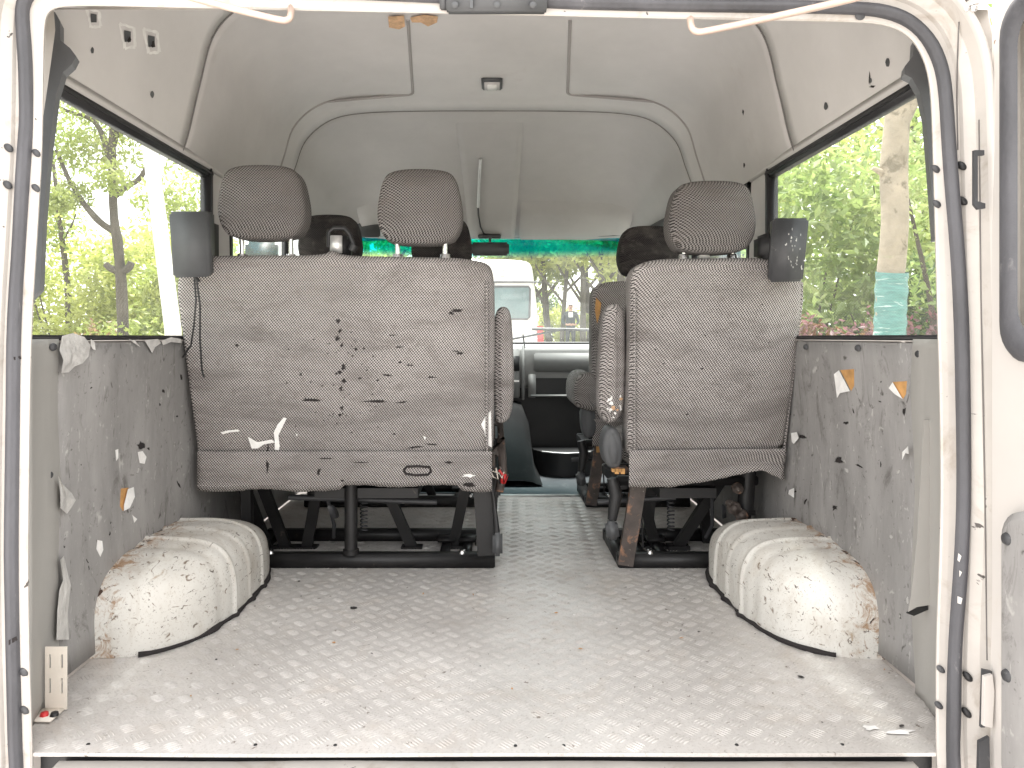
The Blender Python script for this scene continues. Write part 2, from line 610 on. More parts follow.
def slab(mb, outline, yfun, depth, r=.02, bulge=.01, fbulge=.01, mi=0, rseg=4):
    """upholstered pad: closed (x,z) outline, rounded edges, softly bulged faces. back face at y=yfun(z)"""
    n = len(outline)
    pts = [Vector(p) for p in outline]
    area = sum(pts[i].x * pts[(i + 1) % n].y - pts[(i + 1) % n].x * pts[i].y for i in range(n))
    if area < 0:
        pts.reverse()
    nor = []
    for i in range(n):
        t = (pts[(i + 1) % n] - pts[i - 1]).normalized()
        nor.append(Vector((-t.y, t.x)))
    c = sum(pts, Vector((0, 0))) / n
    rings = []

    def ring(inset, dy):
        rings.append([Vector((p.x + q.x * inset, yfun(p.y) + dy, p.y + q.y * inset)) for p, q in zip(pts, nor)])

    def caps(dy, sgn, b, rev):
        base = [(p + q * r) for p, q in zip(pts, nor)]
        seq = [.94, .86, .75, .6, .42, .22, .05]
        if rev:
            seq = seq[::-1]
        for sc in seq:
            rings.append([Vector((c.x + (p.x - c.x) * sc, yfun(c.y + (p.y - c.y) * sc) + dy + sgn * b * (1 - sc ** 3), c.y + (p.y - c.y) * sc))
                          for p in base])
    caps(0, -1, bulge, True)
    for k in range(rseg + 1):
        a = k / rseg * math.pi / 2
        ring(r * (1 - math.sin(a)), r * (1 - math.cos(a)))
    for k in range(rseg + 1):
        a = (1 - k / rseg) * math.pi / 2
        ring(r * (1 - math.sin(a)), depth - r * (1 - math.cos(a)))
    caps(depth, 1, fbulge, False)
    mb.grid(rings, mi, True, close=True)
    o0 = len(mb.v)
    mb.add(rings[0], [list(range(n))], mi, True)
    mb.add(rings[-1], [list(range(n))[::-1]], mi, True)
    return mb


CAM = Vector((0, 0, CZ))


def hit(bvh, u, v):
    d = P(u, v, 1.0) - CAM
    p, nr, i, ds = bvh.ray_cast(CAM, d.normalized())
    return p, nr


def patch(mb, bvh, pix, lift=.0015, mi=0):
    """thin irregular scrap or stain lying on a surface; outline given as seen"""
    vs = []
    for (u, v) in pix:
        p, nr = hit(bvh, u, v)
        if p is None:
            return
        if nr.dot(CAM - p) < 0:
            nr = -nr
        vs.append(p + nr * lift)
    if len(vs) < 3:
        return
    c = sum(vs, Vector()) / len(vs)
    n = len(vs)
    inn = [c.lerp(p, .55) for p in vs]
    o = len(mb.v)
    mb.add(vs + inn + [c], [(i, (i + 1) % n, n + (i + 1) % n, n + i) for i in range(n)] + [(n + i, n + (i + 1) % n, 2 * n) for i in range(n)], mi)
    for i in range(n):
        mb.fade[o + i] = 0.0
        mb.fade[o + n + i] = .8


def blob(u, v, ru, rv, k=9, j=.35, rot=0):
    out = []
    for i in range(k):
        a = i / k * 6.2832
        s = 1 + random.uniform(-j, j)
        x, y = ru * s * math.cos(a), rv * s * math.sin(a)
        out.append((u + x * math.cos(rot) - y * math.sin(rot), v + x * math.sin(rot) + y * math.cos(rot)))
    return out


# ================================================================== THE VAN
CX = -.018
VAN = thing('van', (0, 1.24, 0), 'open-backed white passenger van with worn grey interior, tread plate floor and seats removed at rear', 'van')
FZ = CZ - .70      # floor level

# ---- rear frame path (pixels at Y=1.24)
RY = 1.24
frame_px = [(30, 800), (32, 768), (31, 740), (28, 650), (27, 570), (28, 450), (30, 330), (37, 220), (41, 150), (42, 90), (42.5, 50), (43.5, 22), (47, 11), (57, 6), (85, 5),
            (140, 6), (300, 10), (500, 14), (700, 19), (850, 21), (888, 24), (912, 36), (926, 60), (932, 90), (934, 150), (936, 220), (938, 300), (941, 400),
            (942, 500), (940, 570), (937, 650), (937, 740), (938, 768), (939, 800)]
fp = chaikin([(X_(u, RY), Z_(v, RY)) for u, v in frame_px], 2, closed=False)


def offs(path, d):
    out = []
    n = len(path)
    for i in range(n):
        a, b = path[max(i - 1, 0)], path[min(i + 1, n - 1)]
        t = Vector((b[0] - a[0], b[1] - a[1])).normalized()
        out.append((path[i][0] - t.y * d, path[i][1] + t.x * d))
    return out


def wob(i, k, a):
    return a * noise.noise(Vector((i * .11, k * 7.3, 1.7)))


mb = MB()
prof = [(.030, 1.285), (.002, 1.248), (.0005, 1.243), (.003, 1.240), (.013, 1.240), (.030, 1.242), (.045, 1.242), (.048, 1.236), (.062, 1.226), (.066, 1.205)]
rows = []
for d, y in prof:
    rows.append([Vector((x, y, z)) for x, z in offs(fp, d)])
mb.grid(rows, smooth=False)
FRAME = mb.build('rear_frame', 'white_old', VAN)
frame_bvh = mb.bvh()

mb = MB()
fp_n = [(b_[0] - a_[0], b_[1] - a_[1]) for a_, b_ in zip(fp, offs(fp, 1.0))]


def seal_in(i):
    """how far the seal sits from the opening edge; it has slipped along its flange with age"""
    x, z = fp[i]
    v = V0 - (z - CZ) / RY * F
    tab = [(-20, 6), (150, 6), (240, 12), (330, 17), (550, 15), (640, 9), (900, 9)] if x > 0 else [(-20, 7), (100, 6), (200, 9), (480, 11), (600, 8), (900, 7)]
    for (v0, a0), (v1, a1) in zip(tab, tab[1:]):
        if v0 <= v <= v1:
            return (a0 + (a1 - a0) * (v - v0) / (v1 - v0)) * RY / F
    return tab[-1][1] * RY / F


din = [seal_in(i) for i in range(len(fp))]
din = [d + (.022 * max(0, min(1, (60 - (V0 - (fp[i][1] - CZ) / RY * F)) / 45)) if fp[i][0] < -.4 else 0) for i, d in enumerate(din)]
din = [sum(din[max(0, i - 6):i + 7]) / len(din[max(0, i - 6):i + 7]) for i in range(len(din))]
rows = []
for k in range(15):
    a = k / 14 * math.pi
    w_ = []
    for i in range(len(fp)):
        r_ = .0106
        q = wob(i, 0, .004)
        d = din[i] + r_ - r_ * math.cos(a) + q
        x, z = (fp_n[i][0] * d + fp[i][0], fp_n[i][1] * d + fp[i][1])
        rib = -.0022 if k in (4, 9) else 0
        w_.append(Vector((x, 1.2425 - (.017 + rib) * math.sin(a) ** .8 + wob(i * 3, 2, .002), z)))
    rows.append(w_)
mb.grid(rows)
seal_bvh = mb.bvh()
SEAL = mb.build('door_seal', 'rubber', FRAME)
mb = EMB()
for pl in ([(961, 510), (966, 512), (968, 560), (970, 585), (966, 590), (964, 560), (960, 530)], [(959, 553), (962, 556), (960, 562), (958, 560)], [(959, 570), (962, 572), (960, 577)], [(958, 596), (962, 598), (961, 604), (958, 603)]):
    patch(mb, seal_bvh, pl, .0015)
mb.build('paint_smear', 'white', SEAL)
mb = EMB()
for pl in ([(13, 357), (20, 356), (21, 359), (14, 360)], [(27, 256), (30, 256), (30, 259), (27, 259)], [(944, 228), (954, 226), (957, 231), (947, 235)], [(9, 640), (16, 636), (17, 640), (9, 645)]):
    patch(mb, seal_bvh, pl, .0012)
mb.build('seal_split', 'dark', SEAL)

mb = MB()
for (u, v) in ((36.5, 153), (36, 188), (24, 672), (25, 710)):
    mb = MB()
    mb.disc(P(u, v, 1.2395), (0, -1, 0), .0085, .004, squash=.62)
    mb.build('rubber_plug', 'dkgrey2', FRAME)
for (u, v) in ((9, 148), (8, 185)):
    mb = MB()
    p, nr = hit(frame_bvh, u, v)
    if p:
        mb.disc(p + Vector((0, -.001, 0)), (.3, -1, 0), .0085, .004, squash=.7)
        mb.build('rubber_plug', 'dkgrey2', FRAME)
for (u, v) in ((935.5, 169), (936.5, 204), (940.5, 669), (938.5, 705)):
    mb = MB()
    mb.disc(P(u, v, 1.2395), (0, -1, 0), .0085, .004, squash=.6)
    mb.build('rubber_plug', 'dkgrey2', FRAME)
for (u, v) in ((962, 166), (963, 201), (968, 676), (967, 712)):
    mb = MB()
    p, nr = hit(frame_bvh, u, v)
    if p:
        mb.disc(p + Vector((-.002, -.002, 0)), (-.7, -1, 0), .0095, .004, squash=.6)
        mb.build('rubber_plug', 'black', FRAME)
# header furniture: slots and the latch striker box
mb = EMB()
for u, v in ((610, 4), (860, 15)):
    mb.disc(P(u, v, 1.2385), (0, -1, 0), .009, .002, mi=0, squash=1.0)
mb.build('header_grommet', 'dkgrey2', FRAME)
mb = MB()
mb.box(P(447, -12, 1.238), P(547, 9, 1.215), bev=.003)
for u in (455, 497, 533):
    mb.disc(P(u, 5, 1.2145), (0, -1, 0), .006, .003)
mb.box(P(440, -12, 1.239), P(448, 7, 1.225), bev=.002)
mb.box(P(470, -12, 1.214), P(473, 8, 1.212))
mb.build('latch_striker', 'dgrey', FRAME)

# ---- outer rear corner posts (white body metal beyond the seal)
for side in (-1, 1):
    mb = MB()
    b = offs(fp, .066)
    seg = [(x, z) for x, z in b if (x < -.3 if side < 0 else x > .3) and z < CZ + .62]
    rows = [[Vector((x + side * d, y, z)) for x, z in seg] for d, y in
            ((0, 1.205), (.001, 1.198), (.004, 1.194), (.009, 1.194), (.012, 1.198), (.014, 1.22), (.016, 1.28))]
    mb.grid(rows)
    mb.build('corner_post', 'white', VAN)

for pth in ([(959, 22), (957.5, 60), (957, 100), (958, 150)], [(978, 10), (979, 120), (981, 300), (985, 500), (987, 660)]):
    mb = MB()
    pts_ = []
    for u, v in pth:
        p, nr = hit(frame_bvh, u, v)
        if p:
            pts_.append(p + Vector((-.0005, -.0008, 0)))
    if len(pts_) > 2:
        mb.tube(pts_, .0011, 5)
        mb.build('panel_gap', 'seam', FRAME)

# ---- floor with raised five-bar tread
mb = MB()
xl, xr = -.875, .838
y0, y1 = 1.245, 3.24
nx, ny = 26, 30
rows = []
for j in range(ny + 1):
    y = y0 + (y1 - y0) * j / ny
    r_ = []
    for i in range(nx + 1):
        x = xl + (xr - xl) * i / nx
        z = FZ + .001 * noise.noise(Vector((x * 2.3, y * 2.3, 0)))
        if j == 0:
            z = FZ + .004 * noise.noise(Vector((x * 1.5, 9, 0)))
        r_.append(Vector((x, y, z)))
    rows.append(r_)
mb.grid(rows)
mb.grid([[p + Vector((0, 0, -.006)) for p in rows[0]], rows[0]], smooth=False)
floor_bvh = mb.bvh()
pit, bl, ang = .0385, .0330, math.radians(43)
ca, sa = math.cos(ang), math.sin(ang)
N = 60
for i in range(-N, N):
    for j in range(-N, N):
        cx, cy = i * pit, j * pit
        wx, wy = cx * ca - cy * sa, 2.2 + cx * sa + cy * ca
        if not (xl + .02 < wx < xr - .02 and y0 + .02 < wy < y1 - .02):
            continue
        horiz = (i + j) % 2
        zb = FZ + .001 * noise.noise(Vector((wx * 2.3, wy * 2.3, 0)))
        hgt = .0014 * (0.75 + .5 * random.random())
        for k in range(5):
            t = (k - 2) * .0068
            if horiz:
                dx, dy, ex, ey = 0, t, 1, 0
            else:
                dx, dy, ex, ey = t, 0, 0, 1
            L = bl / 2 * (1 - .10 * abs(k - 2))
            wd = .0019
            loc = [(dx - ex * L, dy - ey * L, 0), (dx + ex * L, dy + ey * L, 0)]
            q = [(loc[0][0], loc[0][1], -.0006), (dx - ex * L * .5 + ey * wd, dy - ey * L * .5 + ex * wd, -.0006), (dx + ex * L * .5 + ey * wd, dy + ey * L * .5 + ex * wd, -.0006),
                 (loc[1][0], loc[1][1], -.0006), (dx + ex * L * .5 - ey * wd, dy + ey * L * .5 - ex * wd, -.0006), (dx - ex * L * .5 - ey * wd, dy - ey * L * .5 - ex * wd, -.0006),
                 (dx - ex * L * .6, dy - ey * L * .6, hgt), (dx + ex * L * .6, dy + ey * L * .6, hgt)]
            vs = [(wx + a * ca - b * sa, wy + a * sa + b * ca, zb + c) for a, b, c in q]
            mb.add(vs, [(0, 1, 6), (1, 2, 7, 6), (2, 3, 7), (3, 4, 7), (4, 5, 6, 7), (5, 0, 6)], 0, True)
FLOOR = mb.build('floor', 'tread', VAN)
# rivets and grit on the floor
mb = EMB()
for u in (96, 251, 338, 512, 566, 742, 846):
    p, n_ = hit(floor_bvh, u + random.uniform(-8, 8), 746 - abs(u - 500) * .004)
    if p:
        mb.disc(p, (0, 0, 1), .0034, .0015)
mb.build('rivet', 'steel', FLOOR)
mb = MB()
for _ in range(45):
    u, v = random.uniform(110, 900), random.uniform(575, 745)
    patch(mb, floor_bvh, blob(u, v, random.uniform(.6, 2.2), random.uniform(.4, 1.0), 6, .5), .003, random.choice((0, 0, 1, 2)))
patch(mb, floor_bvh, blob(353, 609, 5, 1.6, 9, .4), .003, 0)
patch(mb, floor_bvh, blob(801, 678, 5, 1.5, 9, .4, .3), .003, 0)
patch(mb, floor_bvh, blob(902, 727, 4, 2, 9, .3), .003, 0)
patch(mb, floor_bvh, blob(900, 733, 16, 2.6, 12, .4), .0025, 2)
patch(mb, floor_bvh, blob(870, 729, 8, 2, 12, .5), .0025, 2)
mb.build('grit', ['stain', 'orange', 'flake'], FLOOR, kind='stuff')

mb = MB()     # front edge strip where the plate ends
mb.box((-.86, 3.24, FZ - .004), (.83, 3.275, FZ + .006), bev=.002)
mb.build('threshold_strip', 'alu', VAN)
mb = MB()
rows = [[Vector((x, y, FZ - .008 + .004 * noise.noise(Vector((x * 3, y * 3, 5))))) for x in [-.85 + .1 * i for i in range(17)]] for y in [3.27 + .1 * j for j in range(11)]]
mb.grid(rows)
mb.build('cab_floor', 'cabfloor', VAN)
# rear sill under the floor edge
mb = MB()
mb.box((-.775, 1.262, FZ - .10), (.745, 1.30, FZ - .008))
mb.build('sill_gap', 'black', VAN)
mb = MB()
rows = [[Vector((x, y, z + .0025 * noise.noise(Vector((x * 4, y * 9, 3))))) for x in [-.735 + .06 * i for i in range(25)]]
        for y, z in ((1.258, FZ - .055), (1.256, FZ - .022), (1.248, FZ - .015), (1.15, FZ - .020), (1.13, FZ - .03), (1.125, FZ - .2))]
mb.grid(rows)
mb.build('rear_sill', 'white_old', VAN)

# ---- headliner loft
SEC = {1.33: [(.853, .50), (.842, .54), (.825, .61), (.79, .67), (.72, .71), (.55, .73), (.28, .74), (0, .74)],
       1.50: [(.853, .51), (.838, .56), (.812, .68), (.775, .80), (.69, .87), (.55, .90), (.28, .915), (0, .92)],
       2.05: [(.853, .51), (.835, .56), (.802, .70), (.762, .84), (.68, .92), (.55, .955), (.28, .968), (0, .97)],
       2.75: [(.850, .50), (.825, .56), (.787, .68), (.748, .80), (.66, .88), (.53, .912), (.28, .922), (0, .925)],
       2.93: [(.848, .50), (.818, .56), (.778, .67), (.735, .78), (.64, .86), (.51, .89), (.27, .899), (0, .90)],
       3.35: [(.830, .49), (.790, .535), (.735, .60), (.685, .67), (.60, .715), (.48, .735), (.25, .742), (0, .745)],
       3.76: [(.725, .478), (.705, .482), (.68, .487), (.64, .492), (.55, .497), (.40, .50), (.2, .50), (0, .50)]}
SY = sorted(SEC)


def section(Y):
    for i in range(len(SY) - 1):
        if Y <= SY[i + 1] + 1e-6:
            break
    f = (Y - SY[i]) / (SY[i + 1] - SY[i])
    # smooth in Y with Catmull-Rom on index
    keys = SY
    out = []
    for k in range(8):
        out.append(crom([SEC[y][k] for y in keys], i + max(0, min(1, f))))
    return out


def hpt(s, Y):
    """s in -1..1: left wall top .. centre .. right wall top"""
    sec = section(Y)
    t = (1 - abs(s)) * 7
    hw, z = crom(sec, t)
    return Vector((CX + (hw if s >= 0 else -hw), Y, CZ + z))


def hz(x, Y):
    """surface point under given x"""
    lo, hi = 0.0, 1.0
    ax = abs(x - CX)
    for _ in range(30):
        m = (lo + hi) / 2
        if (hpt(m, Y).x - CX) < ax:
            lo = m
        else:
            hi = m
    return hpt(lo if x >= CX else -lo, Y)


ss = [-1 + 2 * i / 72 for i in range(73)]
ys = [1.33 + (3.76 - 1.33) * j / 60 for j in range(61)]


def loft(y_a, y_b, n, name, mat):
    m_ = MB()
    m_.grid([[hpt(s, y_a + (y_b - y_a) * j / n) for s in ss] for j in range(n + 1)])
    return m_, m_.build(name, mat, VAN, thick=.004)


mbq, Q = loft(1.33, 2.05, 16, 'rear_headliner', 'quarter')
mbh, HL = loft(2.05, 2.93, 22, 'headliner', 'head')
mbc, HC = loft(2.93, 3.76, 22, 'cab_headliner', 'head_shade')
q_bvh, h_bvh, c_bvh = mbq.bvh(), mbh.bvh(), mbc.bvh()
mb = MB()                                   # outer roof skin
mb.grid([[(lambda p: Vector((CX + (p.x - CX) * 1.06, p.y, CZ + (p.z - CZ) * 1.06 + .02)))(hpt(s, y)) for s in ss] for y in ys])
mb.build('roof_skin', 'white', VAN, thick=.003)
mb = MB()
for d in (0,):
    mb.grid([[Vector((x, 1.27, z)) for x, z in [(-.88 + .044 * i, CZ + .562) for i in range(41)]],
             [Vector((p.x * 1.0, 1.33, max(p.z, CZ + .6))) for p in [hpt(-1 + 2 * i / 40, 1.33) for i in range(41)]],
             [Vector((p.x * 1.05, 1.30, p.z + .12)) for p in [hpt(-1 + 2 * i / 40, 1.33) for i in range(41)]]])
mb.build('rear_header', 'white_old', VAN)


def seam(path, r, parent, mat='seam'):
    m_ = MB()
    m_.tube(path, r, 8)
    return m_.build('trim_seam', mat, parent)


def inward(p, d=.002):
    return p + (Vector((CX, p.y, CZ + .3)) - p).normalized() * d


seam([inward(hpt(-1 + .09 + (.95 - .09) * i / 60 * 2, 2.935), .001) for i in range(61) if True][:64], .0034, HL)
for sg in (-1, 1):
    seam([inward(hpt(sg * (1.0 - .56 * i / 30), 2.05)) for i in range(31)], .0032, Q)
    pth = [hpt(sg * (.98 - .60 * i / 30), 2.80) for i in range(31)]
    pth = [p for p in pth if abs(p.x - CX) > .32]
    for k in range(1, 5):
        a = k / 4 * math.pi / 2
        pth.append(hz(CX + sg * (.32 - .03 * math.sin(a)), 2.80 - .03 * (1 - math.cos(a))))
    for k in range(1, 12):
        pth.append(hz(CX + sg * (.29 - .004 * k), 2.77 - .048 * k))
    seam([inward(p, .0005) for p in pth], .006, HL, 'seam2')
# mouldings of the cab headliner: centre channel and overhead shelf
mb = MB()


def molding(x0f, x1f, ya, yb, drop, n=10):
    top, low = [], []
    for j in range(n + 1):
        Y = ya + (yb - ya) * j / n
        d = drop * min(1, j / 2)
        a, b = x0f(Y), x1f(Y)
        xs = [a, a + .012] + [a + (b - a) * k / 8 for k in range(1, 8)] + [b - .012, b]
        low.append([hz(x, Y) + Vector((0, -.6 * d if 0 < i < len(xs) - 1 else 0, -d if 0 < i < len(xs) - 1 else .002)) for i, x in enumerate(xs)])
    mb.grid(low)


molding(lambda Y: -.165 + (Y - 3.0) * .04, lambda Y: .125 - (Y - 3.0) * .03, 3.0, 3.735, .012)
mb.build('moulded_channel', 'head_shade', HC)
mb = EMB()
molding(lambda Y: .118, lambda Y: .66, 3.50, 3.74, .016)
mb.build('overhead_shelf', 'head_shade', HC)
mb = MB()
molding(lambda Y: -.66, lambda Y: -.16, 3.50, 3.74, .016)
mb.build('overhead_shelf', 'head_shade', HC)

# clip remains, screw holes and old tape on the rear headliner
mb = EMB()
for (u, v, w, h) in ((92, 17, 7, 10), (126, 35, 8, 13), (150, 40, 8, 13)):
    o_ = [(u - w, v - h * .9), (u + w * .8, v - h * .6), (u + w, v + h * .9), (u - w * .3, v + h)]
    for i in range(4):
        a, b = Vector(o_[i]), Vector(o_[(i + 1) % 4])
        nrm = Vector((-(b - a).y, (b - a).x)).normalized() * 1.3
        pl = [a.lerp(b, k / 5) + nrm * random.uniform(.5, 1.6) for k in range(6)] + [a.lerp(b, 1 - k / 5) - nrm * random.uniform(.5, 1.6) for k in range(6)]
        patch(mb, q_bvh, [tuple(p) for p in pl], .003, 0)
    patch(mb, q_bvh, [(u - w * .45, v - h * .4), (u + w * .4, v - h * .3), (u + w * .4, v + h * .5), (u - w * .4, v + h * .5)], .004, 1)
    if w == 8:
        patch(mb, q_bvh, blob(u + 1, v + 4, 2, 3), .006, 2)
mb.build('clip_scar', ['flake', 'dgrey', 'dark'], Q)
for (u, v, r) in ((91, 50, 2.2), (151, 94, 2.4), (889, 62, 3.0), (827, 106, 2.6), (783, 139, 2.0), (872, 80, 1.6)):
    mb = MB()
    patch(mb, q_bvh, blob(u, v, r * .8, r * 1.5, 12, .1), .003)
    mb.build('screw_hole', 'dgrey', Q)
mb = EMB()
for (u, v, rx, ry) in ((871, 78, 1.2, 9), (874, 86, 4, 1.5)):
    patch(mb, q_bvh, blob(u, v, rx, ry, 9, .4), .003)
for (u, v) in ((744, 112), (745, 165)):
    patch(mb, h_bvh, blob(u, v, 1.2, 3.4, 8, .3), .003)
mb.build('scuff', 'stain', Q)
mb = EMB()
patch(mb, h_bvh, [(388, 14), (404, 13), (405, 24), (399, 27), (389, 25)], .008)
patch(mb, h_bvh, [(410, 15), (424, 12), (438, 14), (437, 20), (428, 24), (421, 20), (412, 20)], .008)
mb.build('foam_scrap', 'foam', HL)

mb = MB()          # ceiling lamp, unlit
c = hz(X_(492, 2.70), 2.70)
mb.box(c + Vector((-.038, -.05, -.012)), c + Vector((.038, .05, .006)), 0, bev=.004)
mb.box(c + Vector((-.028, -.042, -.017)), c + Vector((.028, .036, -.008)), 1, bev=.004)
lamp = mb.build('dome_lamp', ['dgrey', 'head'], VAN)
mb = MB()
mb.box(c + Vector((-.017, -.030, -.020)), c + Vector((.017, .03, -.012)), bev=.004)
mb.build('lens', 'flake', lamp)

# ---- side walls
WX = {-1: -.871, 1: .835}
WIN = [(1.345, 2.265), (2.42, 3.12)]
lower_bvh = {}
LOWER = {}
for sd in (-1, 1):
    wx = WX[sd]
    # lower board
    mb = MB()
    rows = []
    for j in range(33):
        Y = 1.45 + (4.25 - 1.45) * j / 32
        rows.append([Vector((wx + sd * .012 * math.sin(min(1, (CZ - z) / .7) * math.pi) + .003 * noise.noise(Vector((Y * 3, z * 3, sd))), Y, z))
                     for z in [CZ - .012 - k * .052 for k in range(14)]])
    mb.grid(rows)
    BR_ROWS = rows
    LOWER[sd] = mb.build('wall_board', 'panel', VAN, thick=.004)
    # lighter strip by the rear corner, its edge a little proud
    mb = MB()
    fx = -.812 if sd < 0 else .782
    edge = lambda z: 1.468 + .012 * noise.noise(Vector((z * 5, sd, 2)))
    rows = []
    for k in range(40):
        z = CZ - .004 - k * .0178
        e = edge(z)
        rows.append([Vector((fx, 1.288, z)), Vector((fx + sd * .02, 1.33, z)), Vector((wx - sd * .012, 1.42, z)), Vector((wx - sd * .010, e - .01, z)), Vector((wx - sd * .004, e, z))])
    mb.grid(rows)
    strip_bvh = mb.bvh()
    ST = mb.build('corner_trim', 'panel_b', VAN, thick=.003)
    hb = MB()          # ray target only: board, strip and the plane above the board's top edge
    hb.v, hb.f = list(mb.v), [list(f) for f in mb.f]
    hb.grid(BR_ROWS)
    hb.add([(wx - sd * .002, 1.3, CZ - .015), (wx - sd * .002, 2.4, CZ - .015), (wx - sd * .002, 2.4, CZ + .06), (wx - sd * .002, 1.3, CZ + .06)], [(0, 1, 2, 3)])
    lower_bvh[sd] = hb.bvh()
    # outer body skin
    mb = MB()
    ox = wx + sd * .030
    mb.grid([[Vector((ox + sd * .01 * math.sin(k / 8 * 3.14), y, CZ - 1.05 + 1.05 * k / 8)) for k in range(9)] for y in [1.28 + i * .3 for i in range(11)]])
    mb.grid([[Vector((ox - sd * .02 * t, y, CZ + .50 + .1 * t)) for t in (0, 1)] for y in (1.28, 2, 3, 3.3)])
    for a, b in ((1.28, 1.33), (2.265, 2.42), (3.12, 3.2)):
        mb.grid([[Vector((ox - sd * .0, y, CZ + t * .5)) for t in (0, 1)] for y in (a, b)])
    # window reveal: sill and head between trim and skin
    mb.grid([[Vector((x, y, CZ - .008)) for x in (wx - sd * .004, ox)] for y in (1.36, 3.2)])
    mb.build('body_side', 'white', VAN, thick=.002)
    # pillars (inner trim)
    for a, b in ((2.262, 2.424), (3.115, 3.20)):
        mb = MB()
        mb.prism([(wx - sd * .012, a + .01, CZ - .01), (wx - sd * .012, b - .01, CZ - .01), (wx + sd * .016, b, CZ - .01), (wx + sd * .016, a, CZ - .01)],
                 (sd * .012, 0, .53))
        mb.build('window_pillar', 'quarter', VAN)
    # upper window rail (pale trim above the glass)
    mb = MB()
    rows = []
    for j in range(41):
        Y = 1.36 + (3.20 - 1.36) * j / 40
        top = hpt(sd * .985, Y)
        rows.append([top, Vector((wx - sd * .010, Y, CZ + .528)), Vector((wx - sd * .006, Y, CZ + .508)), Vector((wx + sd * .02, Y, CZ + .505))])
    mb.grid(rows)
    mb.build('window_rail', 'quarter', VAN)
    # glazing
    for wi, (a, b) in enumerate(WIN):
        mb = MB()
        gx = wx + sd * .010
        z0, z1 = CZ - .004, CZ + .512
        mb.box((gx - .002, a, z0), (gx + .002, b, z1))
        G = mb.build('side_window', 'glass', VAN)
        mb = MB()
        w = .028
        for (p, q) in (((a - .01, z0 - .004), (b + .01, z0 + .008)), ((a - .01, z1 - w), (b + .01, z1 + .004)), ((a - .01, z0), (a + w, z1)), ((b - w, z0), (b + .01, z1))):
            mb.box((gx - sd * .016, p[0], p[1]), (gx + sd * .012, q[0], q[1]), bev=.004)
        mb.box((gx - sd * .020, a, z1 - w * .62), (gx - sd * .015, b, z1 - w * .40))
        mb.box((gx - sd * .020, b - w * .62, z0), (gx - sd * .015, b - w * .40, z1))
        mb.build('window_rubber', 'rubber_b', G)
    # front door window and A pillar
    mb = MB()
    pts = [(wx + sd * .03, 3.22, CZ), (wx + sd * .03, 3.22, CZ + .49), (CX + sd * .76, 3.74, CZ + .47), (wx + sd * .02, 4.22, CZ)]
    mb.prism(pts, (sd * .004, 0, 0))
    mb.build('side_window', 'glass', VAN)
    mb = MB()
    mb.tube([(wx + sd * .02, 4.27, CZ - .03), (CX + sd * .79, 4.0, CZ + .25), (CX + sd * .715, 3.75, CZ + .49), (CX + sd * .80, 3.35, CZ + .515), (wx + sd * .02, 3.15, CZ + .52)],
            [.03, .032, .032, .03, .03], 8)
    mb.build('front_pillar', 'dgrey', VAN)

# dark upper corner covers at the rear pillars
for sd, px in ((-1, [(41, 22), (46, 13), (55, 12), (60, 22), (60, 40), (70, 48), (76, 56), (72, 64), (63, 72), (56, 95), (49, 150), (43, 220), (40, 290), (30, 300), (28, 150), (34, 60)]),
               (1, [(936, 24), (924, 28), (914, 40), (913, 56), (905, 66), (904, 74), (912, 78), (920, 92), (926, 120), (930, 170), (935, 240), (948, 240), (946, 60)])):
    mb = MB()
    Y = 1.405
    mb.prism([P(u, v, Y) for u, v in px], (sd * .01, .03, 0))
    cover = mb.build('corner_cover', 'mgrey', VAN)
    mb = MB()
    uu, vv = ((46, 38) if sd < 0 else (922, 41))
    mb.disc(P(uu, vv, Y - .001), (0, -1, 0), .0085, .003, squash=.7)
    mb.build('screw_hole', 'black', cover)
    # painted metal at the inner corner beside the cover
    mb = MB()
    q = [(P(u, v, 1.33)) for u, v in ((([(20, 30), (44, 10), (60, 5), (62, 30), (58, 60), (48, 130), (42, 250), (20, 250)]) if sd < 0 else ([(960, 30), (930, 22), (912, 24), (910, 36), (921, 60), (927, 110), (932, 230), (960, 230)])))]
    mb.prism([p + Vector((-sd * -.012, 0, 0)) for p in q], (sd * .02, .02, 0))
    mb.build('corner_gusset', 'white_old', VAN)

# torn edges and holes in the wall boards (film and flaps stand off the board)
def flap(mb_, bvh, base, tip, width, curl, mi=0, seg=6):
    """curled strip torn loose: from base pixel to tip pixel, lifted toward the room"""
    p0, n0 = hit(bvh, *base)
    p1, n1 = hit(bvh, *tip)
    if p0 is None or p1 is None:
        return
    if n0.dot(CAM - p0) < 0:
        n0 = -n0
    ax = (p1 - p0)
    sidev = ax.cross(n0).normalized() * width / 2
    rows_ = []
    for k in range(seg + 1):
        t = k / seg
        c_ = p0 + ax * t + n0 * (.002 + curl * math.sin(t * math.pi * .75))
        j = random.uniform(.75, 1.15) * (1 - .35 * t)
        rows_.append([c_ - sidev * j + n0 * curl * .3 * t, c_, c_ + sidev * j * random.uniform(.8, 1.1) - n0 * .001])
    mb_.grid(rows_, mi, False)


